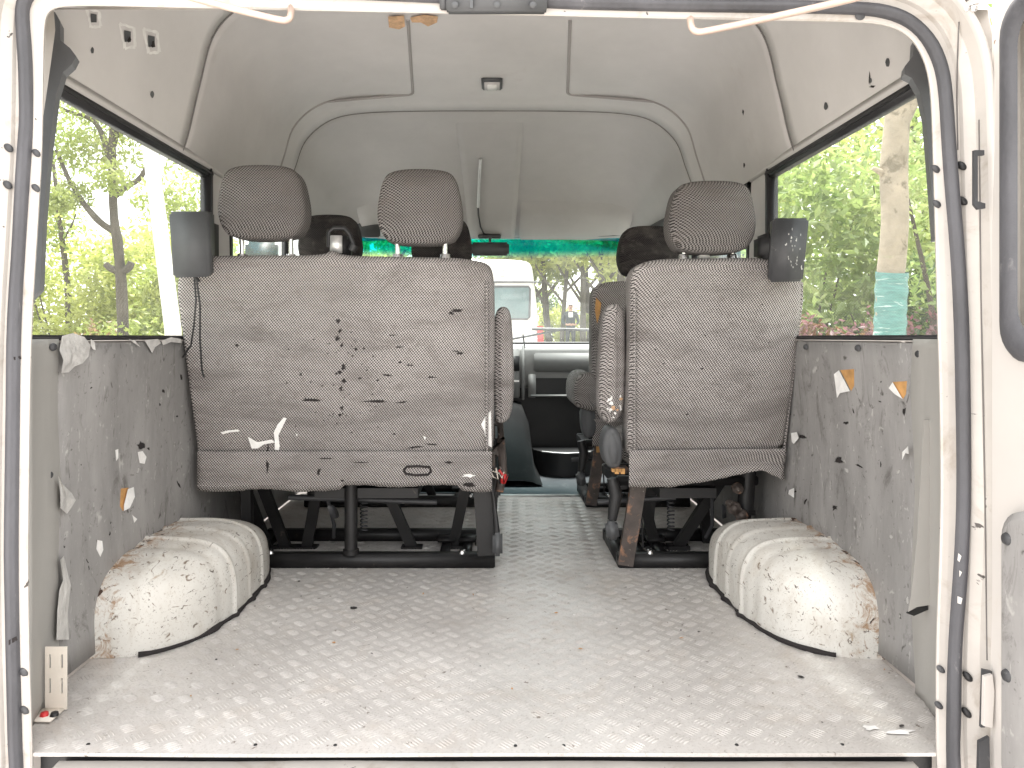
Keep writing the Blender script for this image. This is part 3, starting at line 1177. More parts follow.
bL, bR = lower_bvh[-1], lower_bvh[1]
mb = EMB()
film = [(55, 336), (66, 333), (78, 337), (84, 345), (82, 356), (76, 363), (68, 366), (62, 372), (54, 373), (56, 360), (52, 350)]
patch(mb, bL, film, .014)
patch(mb, bL, [(87, 339), (91, 342), (92, 350), (89, 349), (87, 345)], .008)
patch(mb, bL, [(141, 340), (155, 339), (158, 343), (152, 347), (149, 353), (145, 346)], .008)
patch(mb, bL, [(158, 341), (168, 337), (178, 339), (179, 343), (168, 342), (160, 345)], .008)
patch(mb, bL, [(126, 339), (133, 341), (138, 347), (133, 344)], .006)
patch(mb, bL, [(52, 476), (56, 484), (66, 493), (70, 500), (66, 507), (61, 514), (54, 508), (54, 495)], .012)
patch(mb, bL, [(54, 560), (58, 556), (61, 570), (65, 585), (62, 612), (63, 640), (50, 640), (51, 610), (53, 590), (57, 580)], .012)
mb.build('torn_film', 'clear', LOWER[-1])
mb = EMB()
patch(mb, bL, blob(140, 446, 5, 4.5, 11, .5), .002, 1)
patch(mb, bL, blob(148, 449, 2, 2, 7, .5), .002, 1)
patch(mb, bL, [(136, 452), (141, 451), (145, 457), (143, 464), (138, 463)], .004, 0)
patch(mb, bL, [(114, 450), (117, 449), (117, 458), (115, 461)], .003, 0)
patch(mb, bL, [(120, 488), (127, 487), (131, 490), (129, 505), (122, 511), (119, 506)], .002, 2)
patch(mb, bL, [(125, 489), (131, 487), (132, 497), (127, 508), (121, 511), (121, 505)], .007, 0)
patch(mb, bL, [(96, 540), (101, 541), (102, 550), (99, 557), (95, 549)], .003, 0)
patch(mb, bL, [(131, 515), (136, 519), (133, 523)], .003, 0)
mb.build('torn_hole', ['flake', 'stain', 'orange', 'clear'], LOWER[-1])
mb = MB()
for _ in range(40):
    patch(mb, bL, blob(random.uniform(62, 190), random.uniform(370, 600), random.uniform(.6, 1.7), random.uniform(.8, 5), 9, .4, random.uniform(-.5, .5)), .002, random.choice((0, 1, 1)))
for _ in range(8):
    u, v = random.uniform(80, 190), random.uniform(380, 540)
    patch(mb, bL, [(u, v), (u + .6, v), (u + random.uniform(1, 5), v + random.uniform(6, 12))], .002, 3)
mb.build('speck', ['wscuff', 'stain', 'orange', 'wscuff'], LOWER[-1], kind='stuff')
for (u, v) in ((53, 347), (49, 475)):
    mb = MB()
    p, n_ = hit(bL, u + 8, v)
    mb.disc(P(u, v, 1.43), (.9, -.3, 0), .008, .004)
    mb.build('trim_clip', 'dkgrey2', LOWER[-1])

mb = EMB()
# two big flaps on the right: orange core above, white paper curled down
patch(mb, bR, [(841, 370), (855, 369), (855, 386), (852, 391)], .002, 2)
patch(mb, bR, [(836, 374), (841, 370), (852, 391), (842, 393), (839, 398)], .005, 0)
patch(mb, bR, [(893, 382), (908, 381), (907, 394), (904, 399)], .002, 2)
patch(mb, bR, [(891, 388), (895, 382), (905, 399), (897, 394)], .005, 0)
patch(mb, bR, blob(905, 411, 3, 5, 8, .4), .002, 1)
patch(mb, bR, blob(803, 439, 5, 5, 9, .3), .002, 1)
patch(mb, bR, [(794, 433), (800, 432), (802, 438), (797, 444), (795, 442)], .009, 0)
patch(mb, bR, [(797, 489), (800, 496), (793, 499), (791, 493)], .002, 1)
patch(mb, bR, [(792, 490), (797, 488), (797, 498), (791, 494)], .008, 0)
patch(mb, bR, [(908, 452), (914, 446), (915, 454), (911, 453), (908, 460)], .012, 0)
patch(mb, bR, blob(840, 460, 6, 3.5, 9, .6, .4), .002, 1)
patch(mb, bR, blob(836, 508, 4, 3, 9, .6), .002, 1)
patch(mb, bR, blob(846, 423, 3, 2, 9, .6), .002, 1)
patch(mb, bR, blob(860, 466, 4.5, 1.2, 9, .4, .5), .002, 1)
mb.build('torn_hole', ['flake', 'stain', 'orange', 'clear'], LOWER[1])
mb = MB()
for _ in range(45):
    u, v = random.uniform(795, 908), random.uniform(380, 660)
    patch(mb, bR, blob(u, v, random.uniform(.6, 1.8), random.uniform(.8, 4.5), 9, .5, random.uniform(-.5, .5)), .002, random.choice((1, 3, 3, 0)))
for _ in range(10):
    u, v = random.uniform(890, 910), random.uniform(500, 650)
    patch(mb, bR, blob(u, v, random.uniform(1, 3), random.uniform(2, 6), 8, .5), .002, random.choice((1, 3)))
mb.build('speck', ['wscuff', 'stain', 'orange', 'wscuff'], LOWER[1], kind='stuff')
for (u, v) in ((919, 354), (921, 475), (806, 347), (858, 348)):
    mb = MB()
    mb.disc(P(u, v, 1.44 if u > 900 else .83 * 740 / (u - 495) - .002), (-.9, -.3, 0), .008, .004)
    mb.build('trim_clip', 'dkgrey2', LOWER[1])
# loose lower end of the right corner trim, split and bent outwards
mb = MB()
mb.prism([P(u, v, 1.385) for u, v in ((908, 612), (911, 596), (917, 540), (921, 470), (924, 420), (945, 420), (945, 606), (930, 605), (917, 607))], (.006, .01, 0))
mb.build('split_trim', 'panel_b', VAN)
mb = MB()
mb.prism([P(u, v, 1.392) for u, v in ((906, 613), (917, 608), (932, 604), (945, 603), (945, 610), (930, 609), (914, 616))], (.004, .006, 0))
mb.build('trim_tear', 'black', VAN)

# ---- wheel arches
for sd in (-1, 1):
    wx = WX[sd] + sd * .02
    a, b, h = .240, .36, .194
    yc = 1.968
    mb = MB()
    rows = []
    nt, na = 150, 40
    for j in range(nt + 1):
        ty = -1 + 2 * j / nt
        ty = math.copysign(abs(ty) ** .8, ty)
        near = ty < 0
        pw = 2.7 if near else 3.2
        sc = max(0, 1 - abs(ty) ** pw) ** (1 / pw)
        ph = 3.8 if near else 2.2
        sh = max(0, 1 - abs(ty) ** ph) ** (1 / ph)
        Y = yc + b * ty
        row = []
        for k in range(na + 1):
            th = k / na * math.pi / 2
            c_, s_ = math.cos(th), math.sin(th)
            pr = 4.4
            q = (c_ ** pr + s_ ** pr) ** (-1 / pr)
            rib = sum(math.exp(-((Y - yy) / .0072) ** 2) for yy in (1.86, 1.965, 2.07)) * .0068 * (1 if sc > .3 else 0)
            groove = -.004 * math.exp(-((Y - 1.80) / .02) ** 2)
            x = (a * sc + (rib + groove) * c_) * c_ * q
            z = (h * sh + (rib + groove) * s_) * s_ * q
            bump = .0025 * noise.noise(Vector((x * 14, Y * 14, z * 14 + sd * 5)))
            row.append(Vector((wx - sd * (x + bump), Y, FZ + z + bump)))
        rows.append(row)
    mb.grid(rows)
    A = mb.build('wheel_arch', 'arch', VAN)
    mb = MB()
    pth = []
    for j in range(4, 142):
        p = rows[j][0]
        pth.append(Vector((p.x - sd * .003, p.y - (.004 if j < 64 else 0), FZ + .004)))
    mb.tube(pth, [.0062 + .006 * noise.noise(p * 16) for p in pth], 6)
    mb.build('gap_shade', 'dark', A)  # dark tube stands in for the shade in the gap at the arch base

# ---- bent stay rods under the header
for pts in ([(176, -8, 1.20), (188, -3, 1.205), (281, 21, 1.225), (289, 20, 1.23), (291, 14, 1.235), (291, 7, 1.245)],
            [(885, -12, 1.19), (864, -3, 1.195), (705, 32, 1.225), (695, 32, 1.23), (691, 27, 1.235), (690, 18, 1.245)]):
    mb = MB()
    pp = chaikin([tuple(P(*q)) for q in pts], 2, closed=False)
    mb.tube(pp, .0058, 10)
    mb.build('stay_rod', 'rod', VAN)

# ---- right rear door, swung open
mb = MB()
hx, hy = .806, 1.200
dd = Vector((-.03, -.9995, 0))
nn = Vector((-.9995, .03, 0))       # inner face looks to -x


def D(s, z, o=0):
    return Vector((hx, hy, CZ + z)) + dd * s + nn * o


def loop(s0, s1, z0, z1, r, o, n=6):
    out = []
    for cx_, cz_, a0 in ((s0 + r, z0 + r, 180), (s1 - r, z0 + r, 270), (s1 - r, z1 - r, 0), (s0 + r, z1 - r, 90)):
        for k in range(n + 1):
            a = math.radians(a0 + 90 * k / n)
            out.append(D(cx_ + r * math.cos(a), cz_ + r * math.sin(a), o))
    return out


L0 = loop(.0, .76, -.74, .60, .03, 0)
L1 = loop(.034, .70, -.035, .52, .05, .0)
L2 = loop(.040, .69, -.028, .51, .05, -.012)
mb.grid([L0, L1, L2], close=True, smooth=False)
mb.grid([loop(.0, .76, -.74, .60, .03, -.045), L0], close=True, smooth=False)
mb.grid([loop(.0, .76, -.74, .60, .03, -.045), loop(.05, .69, -.028, .51, .05, -.040)], close=True, smooth=False)
DOOR = mb.build('rear_door', 'white', VAN)
mb = MB()
ra = [loop(.030 + .018 * (1 - math.cos(k / 6 * math.pi)) / 2 * 2, .70 - .01 * k, -.038 + .006 * k, .525 - .005 * k, .05, .003 + .012 * math.sin(k / 6 * math.pi)) for k in range(7)]
mb.grid(ra, close=True)
mb.build('window_rubber', 'rubber', DOOR)
mb = MB()
mb.grid([loop(.055, .66, .0, .49, .04, -.012), loop(.3, .4, .2, .3, .01, -.012)], close=True, smooth=False)
mb.add([D(.3, .2, -.012), D(.4, .2, -.012), D(.4, .3, -.012), D(.3, .3, -.012)], [(0, 1, 2, 3)])
mb.build('window_glass', 'glass', DOOR)
mb = MB()
mb.grid([loop(.040, .70, -.72, -.262, .05, .0), loop(.042, .698, -.718, -.264, .05, .012), loop(.052, .69, -.71, -.274, .045, .018)], close=True)
mb.grid([loop(.052, .69, -.71, -.274, .045, .018), loop(.2, .5, -.55, -.4, .02, .018)], close=True, smooth=False)
mb.add(loop(.2, .5, -.55, -.4, .02, .018), [list(range(28))])
T = mb.build('trim_panel', 'panel', DOOR)
for z in (-.31, -.52):
    mb = MB()
    mb.disc(D(.064, z, .018), nn, .010, .004)
    mb.build('trim_clip', 'dkgrey2', T)
# latch pockets on the jamb / door edge
mb = MB()
pk = [(972, 151), (982, 151), (982, 156), (975.5, 156), (975.5, 202), (983, 204), (983, 209), (976, 210), (972, 205)]
mb.prism([P(u, v, 1.198) for u, v in pk], (0, -.006, 0))
mb.build('door_catch', 'dkgrey2', VAN)
mb = MB()
mb.prism([P(u, v, 1.200) for u, v in ((981, 668), (990, 670), (990, 688), (983, 689), (983, 726), (979, 726))], (0, -.005, 0), 1)
mb.prism([P(u, v, 1.195) for u, v in ((982, 675), (990, 673), (992, 690), (990, 726), (981, 724))], (0, -.006, 0), 0)
mb.prism([P(u, v, 1.200) for u, v in ((977, 740), (987, 735), (988, 775), (976, 775))], (0, -.006, 0), 1)
mb.build('hinge_pocket', ['white', 'dkgrey2'], VAN)
mb = MB()
mb.box(P(962, 10, 1.205), P(979, 4, 1.18), bev=.002)
mb.disc(P(967, 9, 1.179), (0, -1, 0), .005, .003)
mb.disc(P(974, 9, 1.179), (0, -1, 0), .005, .003)
mb.build('door_stop', 'chrome', VAN)

# ---- cab: windscreen, dashboard, cover, mirror, wheel
WB, WT = 4.24, 3.76
mb = MB()
rows = []
for k in range(13):
    t = k / 12
    hw = .80 + (.705 - .80) * t
    rows.append([Vector((CX + hw * s, WB + (WT - WB) * t - .10 * s * s, CZ - .035 + .545 * t)) for s in [-1 + i / 8 for i in range(17)]])
mb.grid(rows)
W = mb.build('windscreen', 'wind', VAN, thick=.004)
OFFZ = OFF[VAN.name].z
mb = MB()
mb.tube([r + Vector((0, -.004, 0)) for r in rows[-1]], .010, 6)
mb.tube([r + Vector((0, -.004, 0)) for r in rows[0]], .008, 6)
mb.build('windscreen_rubber', 'rubber_b', W)
mb = MB()
pc = P(622, 266, 3.97)
for k in range(9):
    a, b_ = random.uniform(-.035, .035), random.uniform(-.02, .02)
    mb.box(pc + Vector((a - .012, -.012, b_ - .006)), pc + Vector((a + .012, -.010, b_ + .006)))
mb.build('old_sticker', 'foam', W)
for a_, b_, c_ in (((.42, 4.30, .045), (.20, 4.31, .020), 0), ((.13, 4.33, .010), (.80, 4.31, .030), 1)):
    mb = MB()
for (p1, p2, q1) in (((532, 329), (628, 331), (500, 341)),):
    mb = MB()
    y_ = 4.33
    mb.tube([P(p1[0], p1[1], y_), P(570, 329.5, y_), P(p2[0], p2[1], y_)], .010, 6)
    mb.tube([P(q1[0], q1[1], y_ + .02), P(528, 336, y_ + .01), P(560, 330, y_)], .008, 6)
    mb.build('wiper', 'dkgrey2', VAN)
mb = MB()
rows = [[Vector((CX + x, y, z)) for x in (-.86, -.4, 0, .4, .86)] for y, z in
        ((4.22, CZ - .050), (4.12, CZ - .040), (4.02, CZ - .042), (3.995, CZ - .058), (3.98, CZ - .075), (3.97, CZ - .25), (3.985, CZ - .275), (4.2, CZ - .28))]
mb.grid(rows)
DASH = mb.build('dashboard', 'dash', VAN)
mb = MB()
mb.box(P(534, 353, 3.985), P(640, 372, 3.960), bev=.006)
mb.build('glove_box', 'dash', DASH)
mb = MB()
mb.box(P(533, 378, 3.972), P(660, 394, 3.968))
mb.build('shelf_recess', 'black', DASH)
mb = MB()
mb.box(P(530, 394, 3.99), P(660, 397, 3.94), bev=.004)
mb.box(P(528, 374, 3.97), P(536, 398, 3.955), bev=.004)
mb.build('shelf', 'dash', DASH)
mb = MB()
mb.box(P(500, 349, 3.97), P(520, 398, 3.945), bev=.006)
mb.box(P(521.5, 345, 3.97), P(524.5, 400, 3.94), bev=.003)
cons = mb.build('instrument_console', 'dash', DASH)
mb = MB()
mb.box(P(505, 356, 3.948), P(519.5, 371, 3.940), bev=.003)
mb.box(P(512, 380, 3.948), P(519, 382, 3.942), 1)
mb.build('air_vent', ['black', 'alu'], cons)
mb = MB()
mb.tube([P(523, 334.5, 4.0), P(524, 342, 3.98), P(525, 348, 3.96)], .004, 6)
mb.build('dash_cable', 'black', DASH)
mb = MB()
mb.box((-.86, 4.05, FZ - .01), (.84, 4.10, CZ - .2), 0)
mb.build('footwell_wall', 'black', VAN)
mb = MB()
rows = []
for k in range(9):
    t = k / 8
    Y = 3.50 + .55 * t
    hh = .02 + .34 * min(1, (t * 1.6)) ** .7
    rows.append([Vector((x, Y, FZ + z)) for x, z in ((-.26, 0), (-.24, hh * .8), (-.20, hh), (.07, hh), (.14, hh * .95), (.175, hh * .7), (.20, hh * .15), (.225, 0))])
mb.grid(rows)
mb.build('engine_cover', 'tunnel', VAN)
mb = MB()                        # passenger footwell hump with a pale lip
rows = []
for k in range(9):
    a = k / 8 * math.pi
    rows.append([Vector((.365 - .175 * math.cos(a), 3.92 - .20 * math.sin(a), z)) for z in (FZ - .005, FZ + .10, FZ + .115)])
mb.grid(rows)
mb.tube([r[2] for r in rows][2:7], .004, 6, mi=1)
mb.add([r[2] for r in rows], [list(range(9))])
mb.build('footwell_box', ['black', 'alu'], VAN)
# interior mirror
mb = MB()
Ym = 3.66
mb.box(P(471, 242, Ym), P(509, 256, Ym + .03), bev=.012)
MIR = mb.build('rear_view_mirror', 'dgrey', VAN)
mb = MB()
mb.tube([P(490, 243, Ym + .01), P(490, 237, Ym + .03)], .006, 8)
mb.box(P(478, 234, Ym + .02), P(501, 239, Ym + .05), bev=.004)
mb.build('mirror_mount', 'dgrey', MIR)
mb = MB()
tr = [(480.5, 159), (479.5, 172), (478.8, 190), (478, 207)]
yy = [3.22, 3.30, 3.40, 3.48]
def onroof(u, v):
    p, n_ = hit(c_bvh, u, v)
    return p + (CAM - p).normalized() * .035
mb.tube([onroof(*q) for q in tr], .007, 6, mi=0)
mb.tube([onroof(*q) for q in ((478, 206), (478.5, 215), (480.5, 227), (484, 234))] + [P(490, 236, 3.69)], .0042, 6, mi=1)
mb.build('cable_conduit', ['alu', 'black'], VAN)
mb = MB()
mb.box(P(338, 213, 3.62), P(380, 237, 3.60), bev=.008)
mb.build('sun_visor', 'dgrey', VAN)
# steering wheel
mb = MB()
c0 = Vector((-.55, 3.62, CZ + .17))
ring = [c0 + Matrix.Rotation(math.radians(-28), 3, 'X') @ Vector((.20 * math.cos(k / 32 * 6.2832), 0, .20 * math.sin(k / 32 * 6.2832))) for k in range(33)]
mb.tube(ring, .014, 8, cap=False)
for a in (0, 120, 240):
    mb.tube([c0, c0 + Matrix.Rotation(math.radians(-28), 3, 'X') @ Vector((.19 * math.cos(math.radians(a + 30)), 0, .19 * math.sin(math.radians(a + 30))))], .011, 8)
mb.tube([c0, c0 + Vector((0, .38, -.28))], .028, 8)
mb.disc(c0 + Vector((0, -.01, .005)), (0, -.88, .47), .06, .02)
mb.build('steering_wheel', 'black', VAN)
# exterior side mirror by the driver's door
for sd in (-1, 1):
    mb = MB()
    p = P(262, 247, 3.46) if sd < 0 else Vector((1.07, 3.46, CZ + .40))
    mb.box(p + Vector((-.075, -.03, -.17)), p + Vector((.075, .03, .028)), bev=.02)
    mb.tube([p + Vector((0, .03, -.05)), p + Vector((-sd * .2, .12, -.22))], .012, 8)
    if sd < 0:
        mb.tube([p + Vector((-.0, .0, .02)), p + Vector((0, .02, .09))], .004, 6)
    mb.build('side_mirror', 'black', VAN)
# ================================================================== SEATS
def yplane(dy):
    def f(z):
        t = (z - CZ + .4445) / (.219 + .4445)
        return 2.15 + (1.98 - 2.15) * t + dy
    return f


def px2xz(pts):
    """seat-back outline seen at rear-row depth -> (x,z)"""
    out = []
    for u, v in pts:
        Y = 2.07
        for _ in range(6):
            z = Z_(v, Y)
            Y = yplane(0)(z)
        out.append((X_(u, Y), Z_(v, Y)))
    return out


def rot_around(pts, c, ang):
    M = Matrix.Rotation(ang, 3, 'X')
    return [c + M @ (p - c) for p in pts]


def headrest(root, box, dy, mat, top_in=.18):
    u0, v0, u1, v1 = box
    w = u1 - u0
    Yh = 1.975
    o = [(u0 + 3, v1 - 13), (u0, v1 - 28), (u0 + w * .02, v0 + 30), (u0 + w * .07, v0 + 10), (u0 + w * top_in, v0 + 1), (u0 + w * .5, v0 - 1), (u1 - w * top_in, v0 + 1), (u1 - w * .07, v0 + 10),
         (u1 - w * .02, v0 + 30), (u1, v1 - 28), (u1 - 3, v1 - 13), (u1 - w * .15, v1), (u0 + w * .15, v1)]
    pts = [(X_(u, Yh), Z_(v, Yh)) for u, v in o]
    pts = resample(chaikin(pts, 2), .012)
    mb = MB()
    slab(mb, pts, lambda z: 1.965 - .05 * (z - CZ - .2) + dy, .105, .024, .016, .014)
    h = mb.build('headrest', mat, root)
    for f in (.22, .78):
        mb = MB()
        x = X_(u0 + w * f, Yh)
        zt, zb = Z_(v1 - 4, Yh), CZ + .19
        mb.tube([(x, 2.02 + dy, zb), (x, 2.015 + dy, zt)], .0065, 8)
        mb.tube([(x, 2.02 + dy, CZ + .205), (x, 2.02 + dy, CZ + .226)], [.017, .013], 10)
        mb.build('headrest_post', 'chrome', h)
    return h


def frame(root, xl, xr, dy, side, posts, diags, rusty=None):
    """welded black base: rails on the floor, uprights and braces. side = aisle side sign"""
    z0 = FZ + .001
    ya, yb = 2.235 + dy, 2.53 + dy
    mb = MB()
    mb.box((xl, ya, z0), (xr, ya + .045, z0 + .040), bev=.003)
    mb.build('floor_rail', 'steel', root)
    mb = MB()
    mb.box((xl, yb, z0), (xr, yb + .035, z0 + .038), bev=.003)
    mb.build('floor_rail', 'steel', root)
    mb = EMB()
    for x in (xl + .02, xr - .02):
        mb.box((x - .019, ya + .046, z0), (x + .019, yb - .001, z0 + .036), bev=.003)
    xa = xr if side > 0 else xl
    for k in (-.09, -.16):
        x = xa + k * side
        mb.box((x - .015, ya + .046, z0 + .004), (x + .015, yb - .001, z0 + .020), bev=.002)
        mb.box((x - .03, yb - .09, z0 + .021), (x + .03, yb - .03, z0 + .034), bev=.002)
    mb.build('cross_rail', 'steel', root)
    mb = EMB()
    for x in (xa - .045 * side, xa - .1 * side, xl + .1 if side > 0 else xr - .12):
        mb.disc((x, ya + .02, z0 + .040), (0, 0, 1), .011, .012, 8)
    mb.disc((xa - .05 * side, ya + .12, z0 + .036), (0, 0, 1), .014, .03, 8)
    mb.build('bolt', 'chrome', root)
    for kind, a, b, w, d in posts:
        mb = MB()
        a, b = Vector(a) + Vector((0, dy, 0)), Vector(b) + Vector((0, dy, 0))
        if kind == 'tube':
            mb.tube([a, b], w / 2, 12)
            mb.tube([a.lerp(b, .93), b], w * .62, 12)
        else:
            mb.bar(a, b, w, d)
        mb.build('upright', 'steel_r' if kind == 'rust' else 'steel', root)
    for a, b in diags:
        mb = MB()
        a, b = Vector(a) + Vector((0, dy, 0)), Vector(b) + Vector((0, dy, 0))
        mb.bar(a, b, .034, .02)
        mb.box(b + Vector((-.035, -.02, -.012)), b + Vector((.035, .025, .004)))
        mb.build('brace', 'steel', root)
    mb = MB()
    mb.box((xl, 2.25 + dy, CZ - .452), (xr, 2.28 + dy, CZ - .425), bev=.003)
    mb.box((xl, 2.55 + dy, CZ - .475), (xr, 2.585 + dy, CZ - .440), bev=.003)
    mb.box((xl, 2.281 + dy, CZ - .47), (xl + .035, 2.549 + dy, CZ - .442))
    mb.box((xr - .035, 2.281 + dy, CZ - .47), (xr, 2.549 + dy, CZ - .442))
    mb.box((xl + (xr - xl) * .3, 2.25 + dy, CZ - .49), (xl + (xr - xl) * .7, 2.5 + dy, CZ - .46))
    mb.build('seat_pan', 'steel', root)
    # slide lever, spring and a toothed recliner plate
    mb = MB()
    xm = xl + .32 * (xr - xl) if side > 0 else xl + .7 * (xr - xl)
    mb.tube([(xm - .11, 2.31 + dy, CZ - .50), (xm + .35 * side, 2.33 + dy, CZ - .52)], .009, 6)
    mb.tube([(xm, 2.30 + dy, CZ - .45), (xm + .02, 2.36 + dy, CZ - .60), (xm + .01, 2.40 + dy, FZ + .05)], .006, 6)
    for k in range(9):
        mb.tube([(xm + .12 * side + .011 * math.cos(a * .785), 2.33 + dy + .011 * math.sin(a * .785), CZ - .50 - k * .012 - a * .0015) for a in range(9)], .0025, 4)
    mb.disc((xm + .03, 2.29 + dy, CZ - .54), (1, -.4, 0), .035, .01, squash=.4)
    mb.build('slide_mechanism', 'dkgrey2', root)


def bench(dy, label, front):
    root = thing('bench_seat', ((-.43), 2.25 + dy, FZ), label, 'seat')
    yf = yplane(dy)
    o = [(199, 474), (193, 430), (186, 380), (179, 320), (175, 296), (176, 276), (182, 264), (196, 257), (212, 255), (270, 254.5), (322, 254.5), (331, 248.5), (341, 255), (400, 256), (455, 257),
         (468, 258.5), (480, 260.5), (489, 264), (493, 272), (494.5, 290), (495, 330), (494, 400), (493, 474)]
    pts = resample(chaikin(px2xz(o), 2), .022)
    mb = MB()
    slab(mb, pts, yf, .115, .020, .012, .03)
    B = mb.build('backrest', 'fab', root)
    bb = mb.bvh()
    # hanging skirt below the seam
    mb = MB()
    rows = []
    for k in range(9):
        t = k / 8
        r_ = []
        for i in range(61):
            s = i / 60
            u = 199.5 + (492 - 199.5) * s
            bot = 489.5 + 1.2 * math.sin(s * 21) - (4.5 * (1 if 342 < u < 460 else 0)) + random.uniform(-.5, .5) * (1 if k == 8 else 0)
            v = 451 + (bot - 451) * t
            x, z = px2xz([(u, v)])[0]
            fold = .006 * noise.noise(Vector((u * .03, v * .03, 3))) + .005 * math.sin(t * 3.1)
            r_.append(Vector((x, yf(z) - .0145 - fold * .6 + .004 * t, z)))
        rows.append(r_)
    mb.grid(rows)
    sb = mb.bvh()
    SK = mb.build('fabric_skirt', 'fab', root, thick=.004)
    mb = MB()
    mb.tube([r_[0] + Vector((0, -.0005, 0)) for r_ in ([[p] for p in rows[0]])], .0016, 6)
    mb.tube([p + Vector((0, -.002, 0)) for p in rows[7]], .002, 6)
    mb.tube([Vector((px2xz([(487, v)])[0][0], yf(px2xz([(487, v)])[0][1]) - .010, px2xz([(487, v)])[0][1])) for v in range(282, 455, 10)], .004, 6)
    mb.build('piping', 'fab', SK)
    if not front:
        mb = EMB()
        for (u, v, rx, ry) in ((338, 321, 2.6, 3), (340, 331, 2, 3.5), (337, 338, 3.4, 3), (342, 345, 2, 3), (344, 367, 3, 4.2), (340, 372, 3.5, 2), (344, 381, 3, 2.5), (341, 388, 2, 3),
                               (342, 408, 2.2, 2.5), (340, 415, 1.6, 1.6), (337, 423, 1.3, 1.3), (375, 401, 15, 1.5), (312, 400, 13, 1.7), (402, 402, 7, 1.0), (457, 310, 7, 1.8), (451, 313, 3, 2),
                               (460, 353, 5, 1.5), (456, 351, 4, 1), (387, 375, 6, 1.2), (301, 374, 2, 1.5), (400, 347, 6, 1), (392, 335, 5, .7), (356, 349, 2, 2), (360, 378, 2, 1.5), (378, 380, 2, 1),
                               (432, 377, 5, .8), (414, 447, 9, 1.0), (430, 444, 8, 1.2), (268, 448, 1, 9), (237, 345, 2, 2), (400, 362, 3, 1), (410, 365, 6, .8)):
            patch(mb, bb, blob(u, v, rx, ry, 14, .5, random.uniform(-.12, .12)), .0022)
        mb.build('dark_stain', 'stain', B)
        mb = MB()
        for _ in range(60):
            patch(mb, bb, blob(random.gauss(342, 22), random.uniform(315, 440), random.uniform(.5, 1.6), random.uniform(.4, 1.2), 7, .5), .0022)
        mb.build('speck', 'stain', B, kind='stuff')
        mb = EMB()
        for pl in ([(221, 432), (228, 430), (238, 429), (240, 431), (230, 432), (223, 434)],
                   [(248, 436), (253, 441), (256, 442), (262, 441), (272, 439), (275, 442), (264, 444), (258, 448), (252, 448), (250, 442)],
                   [(284, 417), (287, 418), (280, 427), (277, 436), (277, 444), (280, 446), (279, 450), (275, 449), (275, 440), (274, 432), (278, 424)],
                   [(296, 433), (298, 434), (297, 436)], [(423, 435), (426, 437), (425, 440)]):
            patch(mb, bb, pl, .0030)
        patch(mb, bb, [(485, 416), (490, 410), (491, 446), (487, 444), (484, 430), (481, 424)], .005)
        mb.build('exposed_foam', 'flake', B)
        mb = MB()
        ring_ = [(404 + 0, 470), (407, 466.5), (418, 466), (430, 467), (431, 471), (428, 474.5), (415, 475), (406, 473.5)]
        pp_ = []
        for u, v in ring_ + ring_[:1]:
            p, n_ = hit(sb, u, v)
            pp_.append(p + Vector((0, -.003, 0)))
        mb.tube(pp_, .0038, 6, cap=False)
        mb.build('strap_slot', 'dark', SK)
        mb = EMB()
        for (u, v, rx, ry) in ((319, 471, 2.2, 4), (362, 462, 9, .8), (268, 466, 1.6, 9), (449, 462, 5, 2), (470, 484, 8, 3), (342, 480, 2, 1.5), (325, 458, 8, .8)):
            patch(mb, sb, blob(u, v, rx, ry, 11, .45), .004)
        mb.build('dark_stain', 'stain', SK)
        mb = EMB()
        patch(mb, sb, blob(468, 475, 6, 1.6, 10, .4), .004)
        mb.build('exposed_foam', 'flake', SK)
    # cushion
    mb = MB()
    x0, x1 = X_(199, 2.15), X_(492, 2.15)
    cu = resample(chaikin([(x0, CZ - .42), (x0, CZ - .30), (x1, CZ - .30), (x1, CZ - .42)], 2), .03)
    slab(mb, cu, lambda z: 2.24 + dy, .44, .04, .0, .01)
    mb.build('seat_cushion', 'fab', root)
    hm = 'fab_d' if front else 'fab_h'
    headrest(root, (217, 165.5, 306, 239), dy, hm)
    headrest(root, (376.5, 169.5, 463, 244), dy, hm)
    # belt guide between the headrests
    mb = MB()
    Y = 2.02 + dy
    q = lambda u, v: Vector((X_(u, 2.0), Y, Z_(v, 2.0)))
    mb.box(q(326, 258), q(348, 234) + Vector((0, .05, 0)), bev=.01)
    mb.tube([q(327, 246) , q(327, 231), q(332, 227), q(343, 227), q(348, 233), q(352, 243), q(350, 250)], .006, 8)
    mb.tube([q(350, 250), q(353, 244)], .012, 8)
    G = mb.build('belt_guide', 'black', root)
    mb = MB()
    mb.box(q(329.5, 253) + Vector((0, -.016, 0)), q(341.5, 235) + Vector((0, -.006, 0)), bev=.0015)
    mb.build('guide_plate', 'alu', G)
    # aisle armrest, folded up beside the backrest
    mb = MB()
    ar = px2xz([(495, 312), (501, 305), (510, 307), (513, 325), (515, 380), (514, 405), (510, 423), (500, 427), (494, 421), (492, 340)])
    slab(mb, resample(chaikin(ar, 2), .014), lambda z: yf(z) + .055, .09, .018, .006, .006)
    mb.build('armrest', 'fab', root)
    xr = X_(495, 2.24)
    xl = X_(236, 2.24)
    fz = FZ + .04
